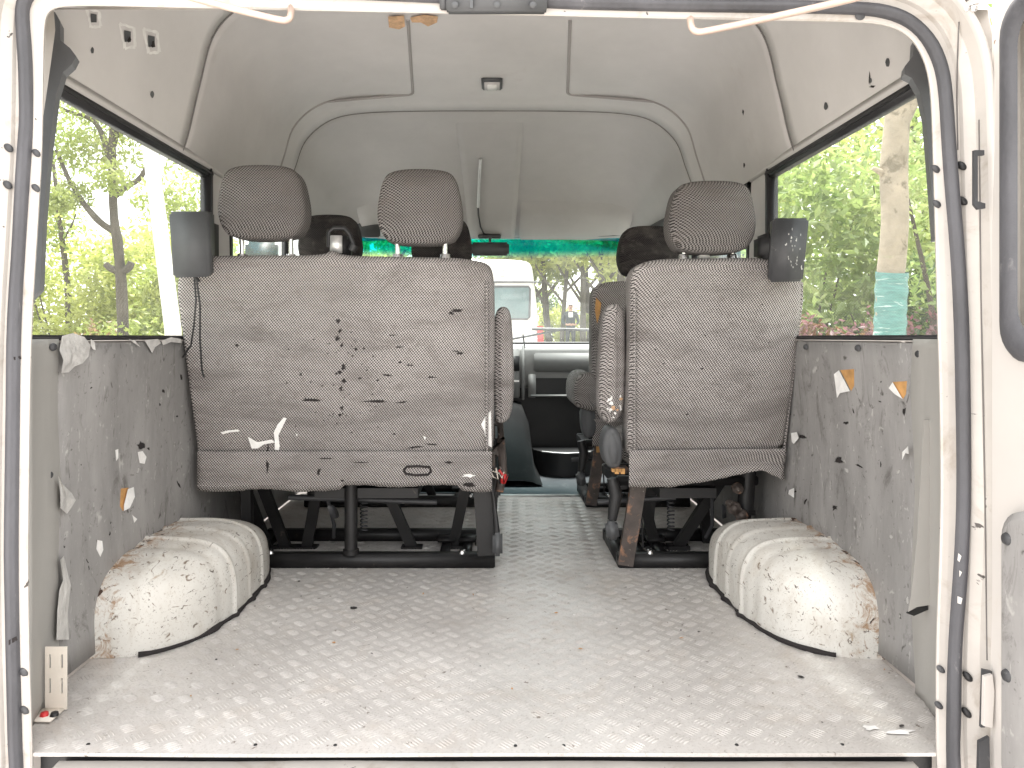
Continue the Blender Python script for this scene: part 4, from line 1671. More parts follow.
    frame(root, xl, xr, dy, 1,
          [('tube', P(351, 483, 2.25), (X_(351, 2.25), 2.25, fz), .040, .04), ('bar', P(482, 484, 2.241), (X_(485, 2.241) + .004, 2.241, fz), .052, .018),
           ('bar', P(247, 484, 2.30), (X_(248, 2.3), 2.3, fz), .03, .03), ('bar', P(495, 470, 2.50), (X_(491, 2.5), 2.5, fz), .03, .02)],
          [(P(384, 484, 2.42), P(412, 547, 2.46)), (P(466, 484, 2.42), P(453, 546, 2.46)), (P(318, 484, 2.42), P(307, 547, 2.46)), (P(262, 484, 2.38), P(286, 547, 2.46)), (P(243, 484, 2.38), P(268, 548, 2.46))])
    # recliner lump, belt stalk, buckle and red tag on the aisle side
    mb = MB()
    q2 = lambda u, v, Y_=2.20: P(u, v, Y_) + Vector((0, dy, 0))
    mb.box(q2(484, 452), q2(495, 480) + Vector((0, .06, 0)), bev=.008)
    mb.tube([q2(494, 455, 2.3), q2(501, 440, 2.32), q2(503, 470, 2.32), q2(499, 492, 2.3)], .014, 8)
    mb.build('recliner_cover', 'steel_r', root)
    mb = MB()
    mb.tube([q2(491, 478), q2(494, 500), q2(497, 532)], [.006, .005, .009], 8)
    mb.tube([q2(489, 480, 2.22), q2(496, 505, 2.22)], .004, 6)
    mb.build('belt_stalk', 'black', root)
    mb = MB()
    mb.box(q2(492.5, 557, 2.18), q2(502.5, 532, 2.20) + Vector((0, .02, 0)), bev=.008)
    mb.build('belt_buckle', 'dgrey', root)
    if not front:
        mb = MB()
        mb.box(q2(500, 484), q2(507, 474) + Vector((0, .01, 0)), bev=.003, rot=Matrix.Rotation(.35, 3, 'Y'))
        mb.tube([q2(499, 470), q2(503, 475)], .004, 6)
        mb.build('release_tag', 'red', root)
        mb = EMB()
        for k in range(5):
            mb.tube([q2(486 + 2 * k, 462 + k * 3), q2(490 + 3 * k, 470 + (k * 7) % 9), q2(496 + 2 * k, 474 + (k * 5) % 11), q2(492 + 4 * k, 466 + (k * 11) % 9)], .0025, 5, mi=k % 2)
        mb.build('loose_wire', ['black', 'cream'], root)
    return root


def single(dy, label, front):
    root = thing('single_seat', (.62, 2.25 + dy, FZ), label, 'seat')
    yf = yplane(dy)
    o = [(628, 472), (628, 420), (630, 360), (631, 310), (631, 284), (633, 272), (639, 264), (650, 260), (668, 258), (710, 257.5), (760, 257), (790, 258), (799, 262), (804, 272), (804, 300),
         (799, 350), (791, 410), (782, 464)]
    pts = resample(chaikin(px2xz(o), 2), .022)
    mb = MB()
    slab(mb, pts, yf, .115, .020, .012, .03)
    B = mb.build('backrest', 'fab', root)
    bb = mb.bvh()
    mb = MB()
    rows = []
    for k in range(11):
        t = k / 10
        r_ = []
        for i in range(41):
            s = i / 40
            u = 628 + (783 - 628) * s - 1.5 * t * s
            bot = 486 - 22 * max(0, (s - .25) / .75) ** 1.15 + random.uniform(-.4, .4) * (k == 10)
            if s > .86:
                bot += (s - .86) * 110
            top = 450 - 2 * s
            v = top + (bot - top) * t
            x, z = px2xz([(u, v)])[0]
            fold = .006 * noise.noise(Vector((u * .03, v * .05, 8))) + .011 * math.sin(t * 6.2 + 1) * max(0, s - .25) * .9
            r_.append(Vector((x, yf(z) - .0155 - fold * .8, z)))
        rows.append(r_)
    mb.grid(rows)
    SK = mb.build('fabric_skirt', 'fab', root, thick=.004)
    mb = MB()
    mb.tube([p + Vector((0, -.0005, 0)) for p in rows[0]], .0016, 6)
    edge = [px2xz([(634, v)])[0] for v in range(290, 470, 10)]
    mb.tube([Vector((x, yf(z) - .010, z)) for x, z in edge], .004, 6)
    edge = [px2xz([(803.5 - .118 * max(0, v - 300), v)])[0] for v in range(282, 455, 10)]
    mb.tube([Vector((x, yf(z) + .012, z)) for x, z in edge], .004, 6)
    mb.build('piping', 'fab', SK)
    if not front:
        mb = EMB()
        for _ in range(22):
            patch(mb, bb, blob(random.uniform(645, 780), random.uniform(285, 440), random.uniform(.4, 1.6), random.uniform(.4, .9), 7, .5), .0022)
        mb.build('speck', 'stain', B, kind='stuff')
    mb = MB()
    x0, x1 = X_(630, 2.15), X_(780, 2.15)
    cu = resample(chaikin([(x0, CZ - .42), (x0, CZ - .30), (x1, CZ - .30), (x1, CZ - .42)], 2), .03)
    slab(mb, cu, lambda z: 2.24 + dy, .44, .04, .0, .01)
    mb.build('seat_cushion', 'fab', root)
    headrest(root, (668.5, 181, 757, 253), dy, 'fab_d' if front else 'fab_h')
    if not front:
        mb = MB()
        mb.box(P(700, 259, 2.02), P(707, 253, 2.05), bev=.003)
        mb.build('headrest_catch', 'flake', root)
    # armrest
    q2 = lambda u, v, Y_=2.20: P(u, v, Y_) + Vector((0, dy, 0))
    mb = MB()
    if not front:
        ar = px2xz([(607, 312), (614, 303), (624, 302), (629, 312), (630, 360), (629, 400), (626, 418), (616, 427), (606, 424), (601, 410), (602, 370), (605, 330)])
        slab(mb, resample(chaikin(ar, 2), .014), lambda z: yf(z) + .045, .10, .026, .006, .006)
        A = mb.build('armrest', 'fab', root)
        ab = mb.bvh()
        mb = MB()
        for _ in range(26):
            patch(mb, ab, blob(random.gauss(617, 6), random.uniform(395, 424), random.uniform(.6, 2), random.uniform(.6, 2.4), 7, .5), .002, random.choice((0, 1, 1)))
        mb.build('frayed_patch', ['foam', 'flake'], A, kind='stuff')
        mb = MB()
        ar = px2xz([(604, 440), (610, 428), (620, 430), (625, 445), (624, 465), (618, 472), (608, 468), (604, 455)])
        slab(mb, resample(chaikin(ar, 2), .012), lambda z: yf(z) + .02, .10, .016, .006, .006)
        mb.build('hinge_cover', 'dgrey', root)
        mb = EMB()
        mb.box(q2(613, 474, 2.15), q2(627, 465, 2.20), bev=.006)
        for k in range(4):
            mb.box(q2(612 + 3 * k, 472 + (k % 2) * 2, 2.145), q2(615 + 3 * k, 468, 2.16), 1)
        mb.build('broken_bracket', ['steel_r', 'orange'], root)
    else:
        # arm folded down, its padded end towards the aisle
        x0, x1 = X_(572, 2.9), X_(599, 2.9)
        z0, z1 = Z_(410, 2.9), Z_(373, 2.9)
        cu = resample(chaikin([(x0, z0 + .02), (x0 + .01, z1), (x1, z1 + .002), (x1, z0 - .005), (x0 + .05, z0)], 2), .012)
        slab(mb, cu, lambda z: 2.86, .36, .03, .005, .005)
        mb.build('armrest', 'fab', root)
        mb = MB()
        cu = resample(chaikin([(X_(582, 2.9), Z_(405, 2.9)), (X_(597, 2.9), Z_(405, 2.9)), (X_(597, 2.9), Z_(436, 2.9)), (X_(585, 2.9), Z_(440, 2.9)), (X_(581, 2.9), Z_(425, 2.9))], 2), .012)
        slab(mb, cu, lambda z: 2.90, .08, .015, .004, .004)
        mb.build('hinge_cover', 'dgrey', root)
        mb = EMB()
        pc = [px2xz([(uu, vv)])[0] for uu, vv in ((636, 282), (643, 290), (641, 304), (637, 318), (634, 300))]
        mb.prism([(x, yf(z) - .014, z) for x, z in pc], (0, .004, 0))
        mb.build('exposed_foam', 'orange', B)
        mb = MB()
        mb.bar(P(596, 405, 2.94), P(599, 452, 2.96), .02, .01)
        mb.build('belt_strap', 'orange', root)
    xl, xr = X_(618, 2.24), X_(760, 2.24)
    fz = FZ + .04
    frame(root, xl, xr, dy, -1,
          [('rust', P(641, 468, 2.241), (X_(625, 2.241), 2.241, fz - .03), .046, .02), ('tube', P(748, 468, 2.27), (X_(745, 2.27), 2.27, FZ + .16), .050, .04),
           ('tube', (X_(745, 2.27), 2.27, FZ + .16), (X_(744, 2.27), 2.27, fz), .036, .04), ('bar', P(652, 484, 2.5), (X_(648, 2.5), 2.5, fz), .03, .02)],
          [(P(640, 484, 2.42), P(655, 546, 2.46)), (P(722, 478, 2.36), P(678, 546, 2.44)), (P(700, 478, 2.5), P(708, 546, 2.52))])
    mb = EMB()
    for (u, v, r) in ((737, 488, .018), (734, 508, .022), (741, 515, .02), (729, 503, .012)):
        mb.disc(P(u, v, 2.24) + Vector((0, dy, 0)), (0, -1, 0), r, .02, 8)
        mb.disc(P(u, v, 2.22) + Vector((0, dy, 0)), (0, -1, 0), r * .5, .015, 6)
    mb.build('recliner_bolt', 'steel_r', root)
    mb = MB()
    mb.tube([q2(612, 478, 2.22), q2(616, 495, 2.22), q2(612, 520, 2.22)], [.016, .02, .014], 8)
    mb.tube([q2(640, 485, 2.25), q2(643, 548, 2.27)], .003, 5)
    mb.build('belt_stalk', 'black', root)
    mb = MB()
    mb.box(q2(607, 541, 2.18), q2(618, 521, 2.20) + Vector((0, .02, 0)), bev=.008, rot=Matrix.Rotation(-.12, 3, 'Y'))
    mb.build('belt_buckle', 'dgrey', root)
    return root


bench(0, 'checked two-place bench seat with white rips and a column of dark stains on its back', False)
bench(.80, 'dark-headrest bench seat in the row between the torn bench and the dashboard', True)
single(0, 'checked single seat with a frayed aisle armrest and skirt hitched up over its leg', False)
single(.80, 'dark-headrest single seat with lowered armrest, in front of the other single seat', True)

# ---- plastic boxes hung at the outer shoulders of the rear row
B1 = thing('plastic_box', P(192, 278, 1.93), 'smooth dark grey plastic box with two thin wires hanging beneath, beside bench headrest', 'box')
mb = MB()
c8 = lambda u, v, Y: P(u, v, Y)
pa = [c8(168.5, 212, 1.90), c8(206, 211, 1.90), c8(209, 277, 1.90), c8(173, 278, 1.90)]
pb = [c8(178, 211, 2.02), c8(214.5, 212.5, 2.02), c8(215.5, 274, 2.02), c8(181, 275, 2.02)]


def boxy(m_, a, b, mi=0):
    bm = bmesh.new()
    va = [bm.verts.new(p) for p in a]
    vb = [bm.verts.new(p) for p in b]
    bm.faces.new(va)
    bm.faces.new(vb[::-1])
    for i in range(4):
        bm.faces.new((va[i], vb[i], vb[(i + 1) % 4], va[(i + 1) % 4]))
    bmesh.ops.recalc_face_normals(bm, faces=bm.faces[:])
    bmesh.ops.bevel(bm, geom=bm.edges[:], offset=.006, segments=3, affect='EDGES')
    bm.verts.index_update()
    m_.add([v.co.copy() for v in bm.verts], [[v.index for v in f.verts] for f in bm.faces], mi, True)
    bm.free()


boxy(mb, pa, pb)
mb.build('casing', 'dgrey', B1)
mb = MB()
mb.box(P(207, 262, 1.99), P(219, 225, 2.07), bev=.012)
mb.build('mounting_bracket', 'black', B1)
mb = MB()
mb.tube([P(194, 276, 1.935), P(196, 300, 1.94), P(194, 325, 1.93), P(191, 345, 1.98), P(183, 357, 2.04)], .0026, 6)
mb.tube([P(196, 276, 1.935), P(200, 305, 1.93), P(200, 340, 1.96), P(202, 370, 2.02), P(204, 377, 2.03)], .0028, 6)
mb.tube([P(193, 274, 1.93), P(199, 282, 1.935)], .006, 6)
mb.build('wire', 'black', B1)
B2 = thing('plastic_box', P(788, 283, 1.93), 'scuffed black plastic box hung at the shoulder of the single seat', 'box')
mb = MB()
pa = [c8(774, 218, 1.90), c8(809.5, 218, 1.90), c8(803, 281.5, 1.90), c8(768.5, 282.5, 1.90)]
pb = [c8(770, 220, 1.99), c8(802, 220, 1.99), c8(798, 279, 1.99), c8(767, 279, 1.99)]
boxy(mb, pa, pb)
mb.build('casing', 'dkgrey2', B2)
bx = mb.bvh()
mb = MB()
for _ in range(26):
    patch(mb, bx, blob(random.gauss(796, 5), random.uniform(228, 272), random.uniform(.4, .9), random.uniform(.6, 2.2), 7, .5), .0015)
mb.build('scrape', 'wscuff', B2, kind='stuff')
mb = MB()
mb.box(P(763, 258, 1.96), P(773, 237, 2.04), bev=.010)
mb.build('mounting_bracket', 'black', B2)

# ---- slotted bracket standing in the left rear corner
BR = thing('steel_bracket', P(53, 711, 1.385), 'cream slotted steel angle bracket bolted upright in the rear floor corner', 'bracket')
mb = MB()
Y = 1.382
zb = FZ + .004
x0, x1 = X_(45, Y), X_(66.5, Y)
zt = Z_(647, Y)
bm = bmesh.new()
# plate with four slots made from a cell grid
xs = [x0, x0 + (x1 - x0) * .17, x0 + (x1 - x0) * .27, x0 + (x1 - x0) * .73, x0 + (x1 - x0) * .83, x1]
H = zt - zb
zs = [zb, zb + H * .26, zb + H * .50, zb + H * .66, zb + H * .88, zt]
for i in range(5):
    for j in range(5):
        if i in (1, 3) and j in (1, 3):
            continue
        mb.box((xs[i], Y, zs[j]), (xs[i + 1], Y + .003, zs[j + 1]))
mb.box((x0 - .012, Y - .045, zb - .001), (x1 - .003, Y - .0005, zb + .003), bev=.001)
mb.build('plate', 'cream', BR)
for k, (u, m_) in enumerate(((46, 'red'), (56, 'steel'))):
    mb = EMB()
    mb.disc((X_(u, 1.36), 1.355, zb + .003), (0, 0, 1), .008, .006, 6)
    mb.build('bolt', m_, BR)

# ================================================================== OUTDOORS
def gh(x, y):
    h = 0
    if y > 13:
        h += .75 * min(1, (y - 13) / 6) ** 2 * (3 - 2 * min(1, (y - 13) / 6))
    return h


mb = MB()
gx = [-400, -200, -100, -60, -40, -30, -24, -20, -16, -13, -10, -8, -6, -4, -2, 0, 2, 4, 6, 8, 10, 13, 16, 20, 24, 30, 40, 60, 100, 200, 400]
gy = [-400, -200, -100, -60, -30, -15, -8, -4, 0, 4, 8, 11, 12, 13, 14, 15, 16, 17, 18, 19, 20, 23, 26, 30, 40, 60, 100, 200, 400]
mb.grid([[Vector((x, y, gh(x, y))) for x in gx] for y in gy])
mb.build('ground', 'grass', kind='structure')
mb = MB()
mb.grid([[Vector((x, y, .004)) for x in (-3.4, -1, 1, 2.1)] for y in (-60, -20, 0, 6, 12.9)])
mb.build('road', 'asph', kind='structure')
mb = MB()
mb.box((-3.52, -60, -.1), (-3.4, 12.9, .12), bev=.01)
mb.box((2.1, -60, -.1), (2.22, 12.9, .12), bev=.01)
mb.box((-3.52, 12.9, -.1), (2.22, 13.02, .12), bev=.01)
mb.build('kerb', 'kerb', kind='structure')

# wheels keep the van on the road
for x in (-.80, .77):
    for y in (2.05, 4.7):
        mb = MB()
        prof = [(.16, .10), (.30, .105), (.335, .085), (.345, .04), (.345, -.04), (.335, -.085), (.30, -.105), (.16, -.10)]
        mb.grid([[Vector((x + b, y + r * math.cos(a / 24 * 6.2832), .345 + r * math.sin(a / 24 * 6.2832))) for r, b in prof] for a in range(25)])
        wo = mb.build('wheel', 'black', VAN)


def leaves(mb, centres, n, size, spread, rng, flat=.4):
    """many small folded leaf faces round clump centres"""
    for _ in range(n):
        c, r = rng.choice(centres)
        while True:
            q = Vector((rng.uniform(-1, 1), rng.uniform(-1, 1), rng.uniform(-1, 1)))
            if q.length < 1:
                break
        q = q * (q.length ** .3 if q.length > 0 else 1)
        p = Vector(c) + Vector((q.x * r, q.y * r, q.z * r * spread))
        s = size * rng.uniform(.55, 1.25)
        n_ = Vector((rng.gauss(0, 1), rng.gauss(0, 1), rng.gauss(.5, 1))).normalized()
        a = n_.orthogonal().normalized()
        a = Matrix.Rotation(rng.uniform(0, 6.28), 3, n_) @ a
        b = n_.cross(a)
        tip, base = p + a * s, p - a * s
        mb.add([base, p + b * s * .42 - n_ * s * .1, tip, p - b * s * .42 - n_ * s * .1], [(0, 1, 2), (0, 2, 3)])


def limb(mb, pts, r0, r1, seg=9):
    pts = [tuple(p) for p in pts]
    n = 14
    q = [Vector(crom(pts, k / n * (len(pts) - 1))) for k in range(n + 1)]
    q = [p + Vector((noise.noise(p * 2.1), noise.noise(p * 2.1 + Vector((9, 0, 0))), 0)) * r0 * .22 for p in q]
    rr = [(r0 + (r1 - r0) * k / n) * (1 + .16 * noise.noise(q[k] * 3)) for k in range(n + 1)]
    mb.tube(q, rr, seg)


def tree(label, x, y, h, r, limbs, clumps, n, size, leafm, barkm='bark', group='trees around the van', spread=.8, seed=1, name='tree', ret=False):
    rng = random.Random(seed)
    g = gh(x, y)
    root = thing(name, (x, y, g), label, 'tree', group)
    mb = MB()
    for pts, a, b in limbs:
        limb(mb, pts, a, b)
    T_ = mb.build('trunk', barkm, root)
    if n:
        mb = MB()
        leaves(mb, clumps, n, size, spread, rng)
        mb.build('crown', leafm, root)
    return root


def crown_clumps(c, R, k, rng, rmin=.35, rmax=.8, zs=.8):
    out = []
    for _ in range(k):
        q = Vector((rng.gauss(0, 1), rng.gauss(0, 1), rng.gauss(0, 1))).normalized() * rng.uniform(.45, 1)
        out.append(((c[0] + q.x * R, c[1] + q.y * R, c[2] + q.z * R * zs), rng.uniform(rmin, rmax)))
    return out


def shrub(name, label, x, y, w, d, h, n, size, leafm, cat='shrub', group=None, seed=1, base=0.0, z0=None):
    rng = random.Random(seed)
    g = gh(x, y) if z0 is None else z0
    root = thing(name, (x, y, g), label, cat, group)
    mb = MB()
    for k in range(5):
        a = rng.uniform(0, 6.28)
        mb.tube([(x + .05 * math.cos(a), y + .05 * math.sin(a), g), (x + w * .15 * math.cos(a), y + d * .15 * math.sin(a), g + h * .35), (x + w * .3 * math.cos(a), y + d * .3 * math.sin(a), g + h * .75)],
                [.025, .018, .006], 5)
    mb.build('stem', 'bark', root)
    cl = []
    for _ in range(int(14 + w * d * 3)):
        q = Vector((rng.uniform(-1, 1), rng.uniform(-1, 1), rng.uniform(0, 1)))
        k = math.sqrt(max(0, 1 - q.x * q.x * .8 - q.y * q.y * .5))
        cl.append(((x + q.x * w / 2, y + q.y * d / 2, g + base + (h - base) * (.18 + .74 * q.z * k)), .12 * h + .10 * min(w, 1.5)))
    mb = MB()
    leaves(mb, cl, n, size, .9, rng)
    mb.build('foliage', leafm, root)
    return root


R = random.Random(11)
# left: the forked tree
Y = 11.0
q = lambda u, v, Y_=11.0: P(u, v, Y_)
tx = X_(122, Y)
cl = []
for (u, v, rr) in ((70, 110, .8), (60, 150, .6), (95, 120, .8), (115, 100, .8), (85, 150, .5), (120, 150, .6), (110, 178, .4), (75, 195, .35), (150, 120, .8), (185, 170, .9), (195, 195, .7), (190, 220, .5), (160, 200, .5),
                   (40, 120, .9), (130, 60, 1.0), (80, 60, 1.0), (180, 90, 1.0), (20, 60, 1.), (140, 20, 1.0), (60, 10, 1.2), (200, 30, 1.2), (55, 200, .3), (230, 120, .8)):
    cl.append((tuple(q(u, v, Y + R.uniform(-1.0, 1.0))), rr * .8))
tree('forked dark-trunked tree with pale lime leaves, seen through the window beside the bench', tx, Y, 6, .12,
     [([(tx, Y, 0), q(123, 325), q(121, 285), q(117, 240), q(114, 215), q(113, 180), q(112, 140), q(118, 80)], .092, .04),
      ([q(115, 232), q(100, 222), q(85, 205), q(72, 185), q(64, 168), q(56, 150)], .055, .022), ([q(115, 196), q(128, 186), q(140, 178), q(149, 160), q(150, 138), q(158, 110)], .05, .02),
      ([q(113, 180), q(104, 140), q(92, 120), q(70, 112), q(58, 106)], .05, .02), ([q(112, 150), q(122, 120), q(130, 90)], .04, .02), ([q(119, 272), q(110, 268), q(106, 264)], .06, .05), ([q(119, 272), q(128, 268), q(131, 262)], .06, .05)],
     cl, 11000, .046, 'leaf_a', seed=3)
# thin sapling behind it
Y = 15.0
q = lambda u, v: P(u, v, 15.0)
cl = [(tuple(q(u, v)), .5) for u, v in ((52, 200), (60, 220), (48, 235), (66, 240), (58, 180), (70, 212))]
tree('spindly sapling with sparse leaves behind the forked tree', X_(68, Y), Y, 4, .06,
     [([(X_(70, Y), Y, 0), q(68, 300), q(65, 260), q(60, 225), q(56, 185), q(52, 150)], .07, .03), ([q(60, 225), q(52, 210), q(44, 200)], .03, .015), ([q(62, 240), q(70, 228), q(76, 214)], .03, .012)],
     cl, 500, .06, 'leaf_b', seed=4)
# left bushes and background trees
hedges = [('bushy yellow-green shrub under the spindly sapling', -9.0, 15.5, 3.6, 2.4, 4.1, 'leaf_c', 21), ('bushy lime shrub behind the forked trunk', -7.1, 16.2, 3.6, 2.4, 3.9, 'leaf_c', 22),
          ('rounded green shrub behind the white lamp post', -5.4, 14.2, 3.0, 2.2, 3.2, 'leaf_a', 23), ('tall lime shrub furthest from the lamp post', -12.2, 15.2, 4.2, 2.6, 4.6, 'leaf_c', 24)]
for lb, x, y, w, d, h, m_, sd_ in hedges:
    shrub('shrub', lb, x, y, w, d, h, 8000, .085, m_, group='bushy shrubs beyond the bench window', seed=sd_)
shrub('shrub', 'clipped round green bush at the foot of the forked tree', -5.35, 9.8, 1.4, 1.3, 1.62, 2600, .045, 'leaf_a', group='low bushes under the forked tree', seed=31)
shrub('shrub', 'low reddish-leaved bush left of the forked trunk', -6.9, 11.4, 2.2, 1.5, 1.85, 2600, .05, 'leaf_r', group='low bushes under the forked tree', seed=32)
shrub('shrub', 'small reddish bush beside the foot of the white post', -3.75, 8.6, 1.2, 1.0, 1.5, 1500, .045, 'leaf_r', group='low bushes under the forked tree', seed=33)
shrub('shrub', 'clipped round bush between the forked trunk and the white post', -4.5, 9.4, 1.1, 1.0, 1.60, 1700, .045, 'leaf_c', group='low bushes under the forked tree', seed=34)
for k, (x, y, h, lb) in enumerate(((-17, 24, 5.0, 'distant pale tree left of the forked tree'), (-11.5, 25, 4.6, 'distant rounded tree behind the lime shrubs'), (-8.4, 22, 4.2, 'distant tree behind the white post'))):
    rng = random.Random(50 + k)
    tree(lb, x, y, h, .2, [([(x, y, 0), (x + .2, y, h * .4), (x, y, h * .8)], .2, .06)], crown_clumps((x, y, h * .66), h * .38, 16, rng, .7, 1.2), 3000, .13, 'leaf_a', seed=60 + k)
# white post
LP = thing('lamp_post', (X_(173, 5.6), 5.6, 0), 'slim white post leaning slightly, close outside the bench window', 'post')
mb = MB()
mb.tube([(X_(176, 5.6), 5.6, 0), P(173, 330, 5.6), P(149, 142, 5.6), P(134, 20, 5.6)], [.062, .060, .052, .048], 14)
mb.build('pole', 'white', LP)
mb = MB()
mb.box((X_(176, 5.6) - .11, 5.49, 0), (X_(176, 5.6) + .11, 5.71, .03), bev=.006)
mb.build('base_plate', 'white', LP)

# right: pale trunk in green wrap, close by
Y = 5.2
q = lambda u, v: P(u, v, 5.2)
x = X_(893, Y)
PT = tree('pale mottled tree trunk wrapped low down in green film, close outside the right window', x, Y, 6, .12,
          [([(X_(888, Y), Y, 0), q(889, 330), q(891, 280), q(892, 240), q(894, 205), q(893, 170), q(897, 120), q(903, 80), q(908, 20)], .092, .085), ([q(895, 132), q(909, 105), q(917, 88), q(927, 60), q(945, 20)], .07, .045),
           ([q(893, 180), q(880, 172), q(872, 168)], .03, .012)], [], 0, .05, 'leaf_b', barkm='bark_p', group=None, seed=8)
mb = MB()
rows = []
for k in range(46):
    v = 272 + (480 - 272) * k / 45
    c = q(889.5 + (892 - 889.5) * max(0, (338 - v) / 66), v)
    r_ = .104 + .004 * noise.noise(Vector((v * .12, 0, 0))) + .004 * math.sin(k * 1.9)
    rows.append([c + Vector((r_ * math.cos(a / 18 * 6.2832) * (1 + .03 * noise.noise(Vector((a, v * .05, 1)))), r_ * math.sin(a / 18 * 6.2832), .018 * math.sin(a / 18 * 6.28))) for a in range(18)])
mb.grid(rows, close=True)
mb.build('trunk_wrap', 'wrap', PT)
# leafy screen
specs = [('tall bright bush beside the pale trunk', 5.3, 9.4, 3.4, 2.4, 4.3, 'leaf_b', 71), ('tall bright bush behind the black box', 3.6, 9.0, 2.6, 2.2, 4.0, 'leaf_b', 72),
         ('tall bush glimpsed right of the pale trunk', 6.9, 9.6, 3.0, 2.4, 4.4, 'leaf_a', 73), ('dark-leaved bush low behind the pale trunk', 4.6, 8.0, 2.6, 1.6, 2.2, 'leaf_d', 74), ('dull bush at the edge of the black box', 3.1, 7.6, 1.4, 1.2, 1.85, 'leaf_r', 75),
         ('dark bush beyond the right corner pillar', 6.0, 8.2, 2.2, 1.6, 2.4, 'leaf_d', 76)]
for lb, x, y, w, d, h, m_, sd_ in specs:
    shrub('tall_shrub', lb, x, y, w, d, h, 6500 if h > 3 else 3200, .075 if h > 3 else .06, m_, group='leafy bushes beyond the right window', seed=sd_)
for k, (x, y, h, lb, m_) in enumerate(((4.6, 14, 7.5, 'tall tree filling the top of the right window', 'leaf_a'), (8.2, 14.5, 8, 'tall tree behind the pale trunk', 'leaf_b'), (12, 16, 8, 'tall tree farthest along the right window', 'leaf_a'))):
    rng = random.Random(80 + k)
    g = gh(x, y)
    tree(lb, x, y, h, .2, [([(x, y, g), (x + .2, y, h * .4), (x - .1, y, h * .8)], .17, .06), ([(x, y, h * .3), (x + .8, y, h * .55), (x + 1.4, y, h * .7)], .07, .03)],
         crown_clumps((x, y, h * .52), h * .40, 26, rng, .7, 1.2, 1.0), 7000, .12, m_, seed=90 + k)
# overhanging twigs
HB = tree('leafy sapling between the pale trunk and the van', 3.9, 6.6, 3, .03, [([(3.9, 6.6, 0), (3.92, 6.6, 1.4), (3.7, 6.5, 2.3), (3.4, 6.3, 3.0)], .03, .01), ([(3.9, 6.6, 1.5), (4.4, 6.4, 2.0), (4.6, 6.2, 2.1)], .02, .006)],
          [((3.4, 6.3, 3.0), .45), ((3.7, 6.5, 2.5), .4), ((4.4, 6.3, 2.05), .3), ((3.9, 6.6, 1.9), .35), ((3.55, 6.4, 2.75), .4), ((4.1, 6.5, 2.7), .4)], 900, .05, 'leaf_b', group=None, seed=97)
# purple clipped hedge
PH = thing('hedge', (4.4, 6.5, 0), 'low clipped purple-leaved hedge along the verge on the right', 'hedge')
mb = MB()
rng = random.Random(5)
cl = [((2.6 + .16 * k + rng.uniform(-.1, .1), 6.3 + rng.uniform(-.35, .35), rng.uniform(.5, 1.56 + .008 * k + .05 * math.sin(k * .7))), .20) for k in range(25) for _ in range(7)]
leaves(mb, cl, 9000, .034, .8, rng)
mb.build('foliage', 'leaf_p', PH)
mb = MB()
for k in range(12):
    xx = 2.7 + k * .32
    mb.tube([(xx, 6.3, 0), (xx + .03, 6.3, .5), (xx - .04, 6.32, 1.0)], [.02, .015, .006], 5)
mb.build('stem', 'bark', PH)

# ahead: trunks and foliage on the bank
specs = [(583, 27, .13), (591, 31, .15), (601, 24, .12), (549, 30, .16), (561, 27, .10), (616, 23, .14), (532, 32, .16), (628, 29, .14), (500, 30, .16), (460, 34, .2), (420, 34, .2), (370, 30, .2), (660, 30, .2)]
tl = ['slim straight trunk right of the standing man', 'stout trunk behind the standing man', 'leaning grey trunk near the windscreen sticker', 'grey trunk just past the parked van corner', 'thin trunk between the parked van and the man', 'trunk beside the old windscreen sticker',
      'far trunk close behind the parked van', 'far trunk at the edge of the single seats', 'far tree rising over the parked van roof', 'far tree behind the middle of the parked van', 'far tree over the left side of the parked van', 'far tree left of the parked van', 'far tree hidden behind the single seats']
for k, (u, Y, r) in enumerate(specs):
    x = X_(u, Y)
    g = gh(x, Y)
    rng = random.Random(120 + k)
    lean = rng.uniform(-.5, .5)
    tree(tl[k], x, Y, 9, r, [([(x, Y, g), (x + lean * .2, Y, 2.2), (x + lean * .5, Y, 4), (x + lean, Y, 7)], r, r * .5), ([(x + lean * .3, Y, 3), (x + lean * .5 + 1.0, Y, 4.2), (x + 1.8, Y, 5.4)], r * .5, r * .2),
                             ([(x + lean * .25, Y, 2.6), (x - .8, Y, 3.8), (x - 1.4, Y, 5)], r * .45, r * .2)],
         crown_clumps((x, Y, 4.7 + gh(x, Y)), 2.3, 16, rng, .6, 1.1, .8), 3800, .13, 'leaf_c' if k % 3 else 'leaf_a', group='trees on the bank ahead of the van', seed=140 + k)
fs = [(560, 34, 5, 'leafy bush behind the standing man', 'leaf_c', 2.9), (610, 30, 4, 'leafy bush below the windscreen sticker', 'leaf_c', 1.7), (532, 36, 5, 'dim bush behind the parked van corner', 'leaf_d', 3.0), (650, 34, 6, 'bush beyond the single seats', 'leaf_a', 3.0), (590, 40, 8, 'far bush closing the view between the trunks', 'leaf_a', 4.4)]
for k, (u, Y, w, lb, m_, h) in enumerate(fs):
    shrub('shrub', lb, X_(u, Y), Y, w, 2, h, 3500, .12, m_, group='bushes on the bank ahead of the van', seed=170 + k)

